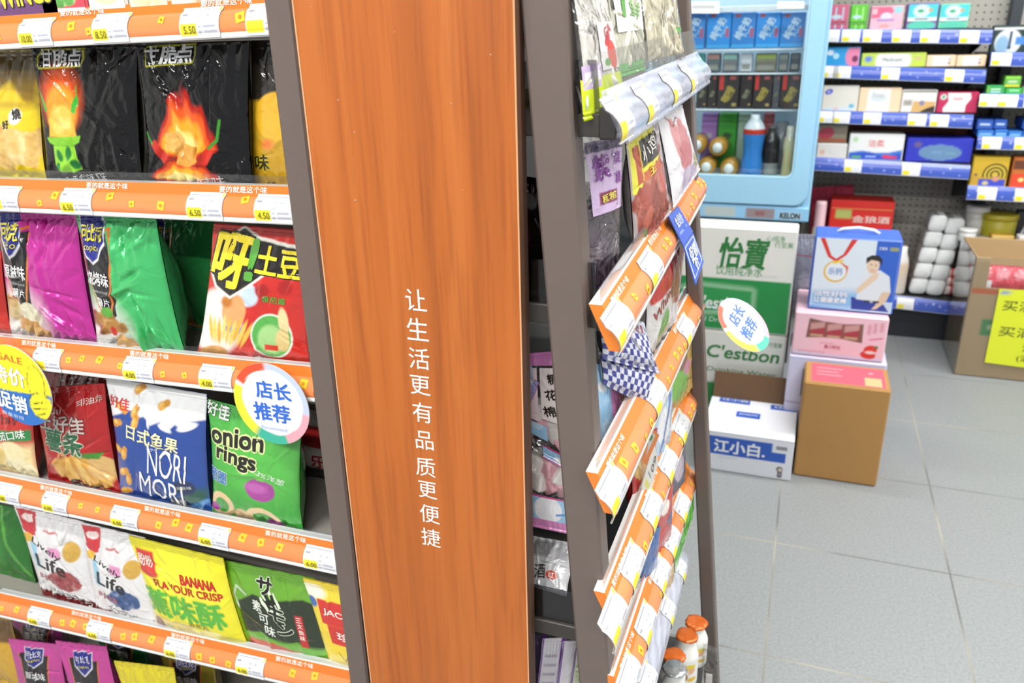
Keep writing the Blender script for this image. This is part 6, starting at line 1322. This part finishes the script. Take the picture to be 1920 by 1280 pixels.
# brown box
f0 = 2.115; bt = at(1586, 724, f0)[2]; X0, X1 = .053, .270
bk = atz(1588, 684, bt)[1]
carton('brown_box', 'plain brown cardboard box with a pink label on top', 'box', X0, X1, f0, bk, .001, bt, 'b0844a', [], topops=[R(.06, .06, .96, .94, 'c85a6c', .006), R(.72, .10, .92, .48, 'd8b080', .01), R(.13, .72, .46, .76, 'e09aa4', .02), R(.13, .56, .40, .60, 'e09aa4', .02), R(.13, .40, .44, .44, 'e09aa4', .02), ('el', .80, .70, .03, .03, 'e09aa4', 0)], mat='kraft', n=70)
# white liquor box with lids open
wx0, wx1, wy0 = -.205, .046, 2.075
wt = at(1410, 818, wy0)[2]; wy1 = atz(1420, 752, wt)[1]; wf = at(1420, 706, wy1)[2]
e = empty('open_box', ((wx0 + wx1) / 2, (wy0 + wy1) / 2, 0), 'white liquor carton with blue bands and one brown inner flap raised', 'box')
mb = MB(); mb.box(wx0, wx1, wy0, wy1, .001, wt - .003, lin('e4e7f0'), .002)
WB_ = '2a5cc0'
face(mb, [(wx0 + .002, wy0, wt - .005), (wx1 - .002, wy0, wt - .005), (wx1 - .002, wy0, .003), (wx0 + .002, wy0, .003)], 'e6e9f2',
     [R(0, .44, .93, .93, WB_, .004), R(.78, .70, 1, 1, 'e6e9f2', .004), ('t', '江小白.', .42, .68, .56, .16, 'f0f4fa', 0, .05), R(.82, .78, .94, .88, '8a8c94', .01), ('t', 'JOYOUTH', .3, .37, .2, .02, 'b0b4c0', 0, 0), ('el', .88, .26, .035, .035, '2a2a2e', 0), ('el', .885, .25, .022, .022, 'e0d0c4', 0), R(.86, .04, .91, .20, '3a3a40', .01), R(.88, .10, .89, .16, 'e0e0e4', .01)], 110)
mb.build('carton_body', ['card'], e)
mb = MB(); mb.box(wx0, wx1, wy0, wy1 - .004, wt - .002, wt, lin('eceef6'))
face(mb, [(wx0, wy1 - .004, wt), (wx1, wy1 - .004, wt), (wx1, wy0, wt), (wx0, wy0, wt)], 'eceef6', [R(.10, .86, .46, 1.0, WB_, .004), ('t', '江小白', .28, .95, .30, .06, 'f0f4fa', 0, .04), R(.70, .82, 1, .96, WB_, .004), ('t', '江小', .86, .90, .24, .06, 'f0f4fa', 0, .04), R(.33, .48, .60, .64, WB_, .004), ('t', 'JOYOUTH', .465, .56, .21, .045, 'e8ecf6', 0, .03)], 100)
mb.build('closed_flap', ['card'], e)
mb = MB(); mb.hexa([(wx0 + .002, wy1 - .003, wt), (wx1 - .002, wy1 - .003, wt), (wx1 - .002, wy1, wt), (wx0 + .002, wy1, wt), (wx0 + .002, wy1 + .012, wf), (wx1 - .006, wy1 + .012, wf), (wx1 - .006, wy1 + .015, wf), (wx0 + .002, wy1 + .015, wf)], lin('6d5136'), .001); mb.build('raised_flap', ['kraft_inner'], e)

# ------------------------------------------------------------------ the fridge
FYD = 2.88                                   # face of the door
FX0, FX1 = -.62, .022
fz0 = at(1480, 416, FYD)[2]; fz1 = 1.75
dz0 = at(1420, 384, FYD)[2]                  # foot of the door
gz0 = at(1400, 333, FYD)[2]; gx1 = at(1503, 180, FYD)[0]
fr = empty('display_fridge', ((FX0 + FX1) / 2, FYD + .2, 0), 'light blue glass door drinks fridge behind the water cartons', 'fridge')
D1 = FYD + .42
mb = MB(); mb.box(FX0, FX1 - .02, FYD + .07, D1 - .02, 0.0, fz0 - .004, lin('2a2a2c'), .004); mb.build('stand', ['black_rubber'], fr)
for nm, bx in (('side_wall', (FX0, FX0 + .035, FYD + .035, D1, fz0, fz1)), ('side_wall', (FX1 - .03, FX1, FYD + .035, D1, fz0, fz1)), ('rear_wall', (FX0 + .035, FX1 - .03, D1 - .03, D1, fz0, fz1)), ('top_wall', (FX0 + .035, FX1 - .03, FYD + .035, D1 - .03, fz1 - .05, fz1))):
    mb = MB(); mb.box(*bx, lin('9fd0ec'), .004); mb.build(nm, ['fridge_inside' if nm == 'rear_wall' else 'fridge_blue'], fr)
mb = MB(); mb.box(FX0 + .035, FX1 - .03, FYD + .035, D1 - .03, fz0, gz0 - .004, lin('dfeef2'), .002); mb.build('cabinet_floor', ['fridge_inside'], fr)
kp = MB(); kp.box(FX0, FX1, FYD + .004, FYD + .034, fz0, dz0 - .004, lin('8fc6ea'), .004)
q = [(FX0 + .01, FYD + .004, dz0 - .01), (FX1 - .01, FYD + .004, dz0 - .01), (FX1 - .01, FYD + .004, fz0 + .006), (FX0 + .01, FYD + .004, fz0 + .006)]
kl = at(1395, 400, FYD)[0]; u_ = lambda px: (at(px, 400, FYD)[0] - q[0][0]) / (q[1][0] - q[0][0])
face(kp, q, '90c6ea', [R(u_(1320), .05, u_(1378), .95, 'b6c4c4', .004), R(u_(1398), .0, u_(1452), .92, '94868a', .006), ('t', '科龙冷柜', (u_(1398) + u_(1452)) / 2, .5, .05, .025, 'a8585a', 0, .02), R(u_(1460), .10, u_(1503), .66, 'a8c8dc', .004), ('t', 'KELON', (u_(1460) + u_(1503)) / 2, .38, u_(1500) - u_(1463), .03, '33373c', 0, .05)], 160)
kp.build('kick_panel', ['card'], fr)
# door: a frame with a rounded window, glass and gasket
def rrect(x0, x1, z0, z1, r, seg=8):
    P = []
    for cx, cz, a0 in ((x1 - r, z0 + r, -90), (x1 - r, z1 - r, 0), (x0 + r, z1 - r, 90), (x0 + r, z0 + r, 180)):
        for a in np.linspace(a0, a0 + 90, seg): P.append((cx + r * math.cos(math.radians(a)), cz + r * math.sin(math.radians(a))))
    return np.array(P)
def frame(mb, o, i, y0, y1, c, bev=.004):
    n = len(o)
    ob = o + (i - o) / np.linalg.norm(i - o, axis=1, keepdims=True) * bev
    rings = [np.stack([r[:, 0], np.full(n, y), r[:, 1]], 1) for r, y in ((o, y1), (o, y0 + bev), (ob, y0), (i, y0), (i, y1))]
    V = np.concatenate(rings); F = []
    for k in range(5):
        for a in range(n):
            b = (a + 1) % n; k2 = (k + 1) % 5
            F.append([k * n + b, k * n + a, k2 * n + a, k2 * n + b])
    mb.add(V, F, lin(c), 0, False)
gx0 = FX0 + .07; dx0, dx1 = FX0 + .004, at(1512, 360, FYD)[0] + .004
O = rrect(dx0, dx1, dz0, fz1 - .01, .045); I = rrect(gx0, gx1, gz0, 1.60, .028); I2 = rrect(gx0 + .006, gx1 - .006, gz0 + .006, 1.594, .024)
mb = MB(); frame(mb, O, I, FYD, FYD + .032, '9fd0ec'); dr = mb.build('door', ['fridge_blue'], fr)
mb = MB(); frame(mb, I, I2, FYD + .002, FYD + .03, 'd0eef6', .002); g = mb.build('window_trim', ['fridge_trim'], dr); 
mb = MB(); mb.add([(p[0], FYD + .016, p[1]) for p in I], [list(range(len(I)))], lin('ffffff')); mb.add([(p[0], FYD + .020, p[1]) for p in I], [list(range(len(I)))[::-1]], lin('ffffff')); mb.build('door_glass', ['door_glass'], dr)
# wire shelves
INX0, INX1, INY0, INY1 = FX0 + .037, FX1 - .032, FYD + .06, D1 - .032
def fshelf(ypx, lab_bar=True):
    z = at(1400, ypx, FYD + .06)[2]
    mb = MB()
    for yy in (INY0, (INY0 + INY1) / 2, INY1): mb.tube([(INX0, yy, z - .003), (INX1, yy, z - .003)], .003, lin('f0f4f6'), seg=6)
    for x in np.arange(INX0 + .008, INX1, .018): mb.tube([(x, INY0, z - .001), (x, INY1, z - .001)], .0014, lin('f0f4f6'), seg=4)
    mb.build('wire_shelf', ['wire_white'], fr)
    return z + .001
fl_ = bpy.data.lights.new('fridge_fill', 'AREA'); fl_.shape = 'RECTANGLE'; fl_.size = .5; fl_.size_y = .03; fl_.energy = 2.2; fl_.color = (.95, .98, 1)  # fill light added to brighten the fridge contents, no fitting behind it
fo_ = bpy.data.objects.new('fridge_fill', fl_); COL.objects.link(fo_); fo_.location = ((FX0 + FX1) / 2, FYD + .048, fz1 - .06); fo_.rotation_euler = (math.radians(18), 0, 0)
s1 = fshelf(92); s2 = fshelf(137); s3 = fshelf(205); s4 = gz0 - .003
ft = MB(); a = at(1345, 20, FYD + .055); b = at(1456, 20, FYD + .055)
ft.box(INX0, INX1, FYD + .052, FYD + .058, at(1400, 22, FYD + .055)[2], at(1400, 11, FYD + .055)[2], lin('f2f4f4'), .001); ft.build('price_strip', ['wire_white'], fr)
for k, (x0, x1, y0, y1) in enumerate([(1290, 1348, 2, 25), (1457, 1508, 2, 16)]):
    Q = [at(x0, y0, FYD - .001), at(x1, y0, FYD - .001), at(x1, y1, FYD - .001), at(x0, y1, FYD - .001)]
    for q_ in Q: q_[1] = FYD + .0155
    mb = MB(); face(mb, Q, 'f2f4f4', [R(.12, .42, .85, .62, 'b8c0c4', .03)], 24, lift=.0004); mb.build('door_sticker', ['card'], dr)
GF = 'milk drink cartons on the top fridge shelf'
MILK = [R(0, 0, 1, .1, '4ab0f0', .05), R(.12, .88, .36, .98, 'b05a6a', .03), ('t', '纯牛奶', .46, .56, .95, .36, 'c8def2', 62, .05), ('t', 'Pure', .72, .48, .5, .14, 'b0d4f0', 62, .03), R(.80, .30, .95, .56, 'c0607c', .03)]
for k in range(5):
    x0 = 1283 + 46 * k - (2 if k == 0 else 0)
    W('milk_carton', '%s blue milk carton on the top fridge shelf' % ['half hidden leftmost', 'second', 'third', 'fourth', 'rightmost'][k], 'milk carton', x0 - 4, x0 + 41, 23, s1, FYD + .065, .06, '2f96e8' if k in (1, 3) else '3a8ad8', MILK, GF, py=60, b=.002)
def tiny(label, name, x0, x1, yt, s, dy, bg, ops, cat, group=None, py=None): return W(name, label, cat, x0, x1, yt, s, FYD + .07 + dy, .05, bg, ops, group, n=24, b=.003, py=py or yt + 20)
G2 = 'cups and tubs on the second fridge shelf'
for k, (x0, x1, bg, tp, nm) in enumerate([(1302, 1320, '6ac4b8', '5ab0a8', 'teal tub'), (1325, 1350, '6f7a7c', 'd8a098', 'grey tub with pink lid'), (1355, 1383, '8a8a8c', 'b0e0d4', 'grey tub with mint lid'), (1388, 1410, 'e8eaee', 'e8eaee', 'white tub'), (1416, 1456, '8f8a74', 'b8c86a', 'olive tub with green band'), (1459, 1478, '7c8280', 'a0a8a0', 'narrow grey tub'), (1481, 1500, '4a5058', '6a7070', 'dark tub')]):
    tiny(nm + ' on the second fridge shelf', 'drink_tub', x0, x1, 100, s2, .02, bg, [R(0, .72, 1, 1, tp, .08), R(.1, .1, .9, .4, 'a8a49c', .1)], 'tub', G2, 118)
G3 = 'dark coffee cartons on the third fridge shelf'
COF = lambda gold: [('t', '咖啡', .48, .42, .80, .38, gold, 64, .05), ('t', 'coffee', .70, .40, .6, .10, gold, 64, .02), R(.55, .86, .85, .96, 'c05a5a', .03), ('el', .82, .10, .12, .09, 'b8a05a', 0, .04)]
for k, (x0, x1, red) in enumerate([(1306, 1326, 0), (1327, 1344, 0), (1345, 1385, 1), (1387, 1411, 0), (1412, 1447, 1), (1448, 1462, 0), (1463, 1502, 1)]):
    W('coffee_carton', ['grey black', 'thin silver printed', 'gold lettered red flagged', 'dim narrow', 'second gold lettered red flagged', 'plain dark', 'rightmost red flagged'][k] + ' coffee carton on the third fridge shelf', 'coffee carton', x0, x1, 139, s3, FYD + .065 + (.012 if not red else 0), .06, '3a3030' if k != 5 else '5a5a60', (COF('b8a24c') if red else COF('8a8a6c')) + ([R(.05, .55, .26, 1, 'd83a34', .02)] if red else []), G3, b=.002, py=175)
# bottom shelf: small packs, brown balls, bottles
for k, (x0, x1, bg, nm) in enumerate([(1314, 1343, 'c48ad8', 'lilac'), (1345, 1380, '4ab83a', 'bright green'), (1382, 1408, 'c8e4c8', 'pale mint'), (1428, 1448, 'd86a6c', 'coral')]):
    tiny(nm + ' pouch at the back of the bottom fridge shelf', 'jelly_pouch', x0, x1, 212, s4, .13, bg, [('el', .5, .6, .25, .2, 'e0d0e0' if k == 0 else '3a6a3a' if k == 1 else 'f0f4f0', 0, .08)], 'pouch', 'pouches at the back of the fridge', 262)
rB = .021
ballz = s4 + rB + .001
def tea_bottle(px, py, lab):
    p = at(px, py, FYD + .06)
    e = empty('tea_bottle', (p[0], FYD + .06, p[2] - rB * 1.6), lab, 'bottle', 'amber bottles lying in the fridge')
    mb = MB(); R_ = rB * 1.55
    mb.lathe([(R_ * .55, 0), (R_ * .9, .006), (R_, .016), (R_, .10), (R_ * .6, .13), (R_ * .5, .15)], (p[0], FYD + .065, p[2]), (0, 1, 0), c=lin('c08a2c'), seg=24); mb.build('bottle_body', ['gloss'], e)
    mb = MB(); mb.lathe([(R_ * .52, 0), (R_ * .54, -.004), (R_ * .5, -.010), (0, -.0105)], (p[0], FYD + .065, p[2]), (0, 1, 0), c=lin('f2f0ea'), seg=24); mb.build('bottle_cap', ['gloss'], e)
for px, py, lab in ((1324, 313, 'amber bottle lying bottom left in the fridge stack'), (1366, 316, 'amber bottle lying bottom right in the fridge stack'), (1306, 272, 'amber bottle lying upper left in the fridge stack, half hidden'), (1345, 277, 'amber bottle lying upper middle in the fridge stack')): tea_bottle(px, py, lab)
def tall_bottle(label, px, ytop, Y, r, prof, cols, grp=None, mat='gloss', name='drink_bottle'):
    p = at(px, ytop, Y); z = s4 + .001; h = p[2] - z
    mb = MB(); mb.lathe([(r * a, h * b_) for a, b_ in prof], (p[0], Y, z), cols=[lin(c) for c in cols], seg=24); o = mb.build(name, [mat]); tag(o, label, 'bottle', grp); return p, h, z
P_ = [(.9, 0), (1, .02), (1, .2), (.86, .35), (.9, .5), (1, .66), (1, .685), (1.01, .69), (1.01, .765), (.98, .775), (.8, .85), (.45, .93), (.45, 1)]
p, h, z = tall_bottle('blue drink bottle with red collar standing in the fridge', 1417, 214, FYD + .075, .037, P_, ['3a8ad8'] * 7 + ['d8402c'] * 2 + ['dfe4e8'] * 4)
tall_bottle('dark cola bottle behind the blue drink bottle in the fridge', 1449, 236, FYD + .11, .030, [(.9, 0), (1, .02), (1, .24), (1, .25), (1, .66), (.85, .76), (.45, .88), (.42, .93), (.5, .935), (.5, 1)], ['a8a8a2', 'a8a8a2', '9a9a94', '33302e', '2e2a2a', '3a3634', '4a4644', '4a4644', '5a5450', '6a6460'])
tall_bottle('slim champagne coloured bottle at the right of the fridge', 1484, 236, FYD + .075, .022, [(.8, 0), (.9, .02), (.8, .4), (1, .62), (.9, .75), (.62, .82), (.62, 1)], ['d8c88a', 'd8c88a', 'e8d89a', 'e4dcb0', 'cfc8a0', 'e6e2d0', 'e6e2d0'])
tall_bottle('grey tapering bottle hanging behind the slim bottle in the fridge', 1468, 228, FYD + .14, .022, [(.4, .0), (.5, .3), (1, .5), (1, 1)], ['8a8c90', '8a8c90', '9a9ca0', 'a0a2a6'])
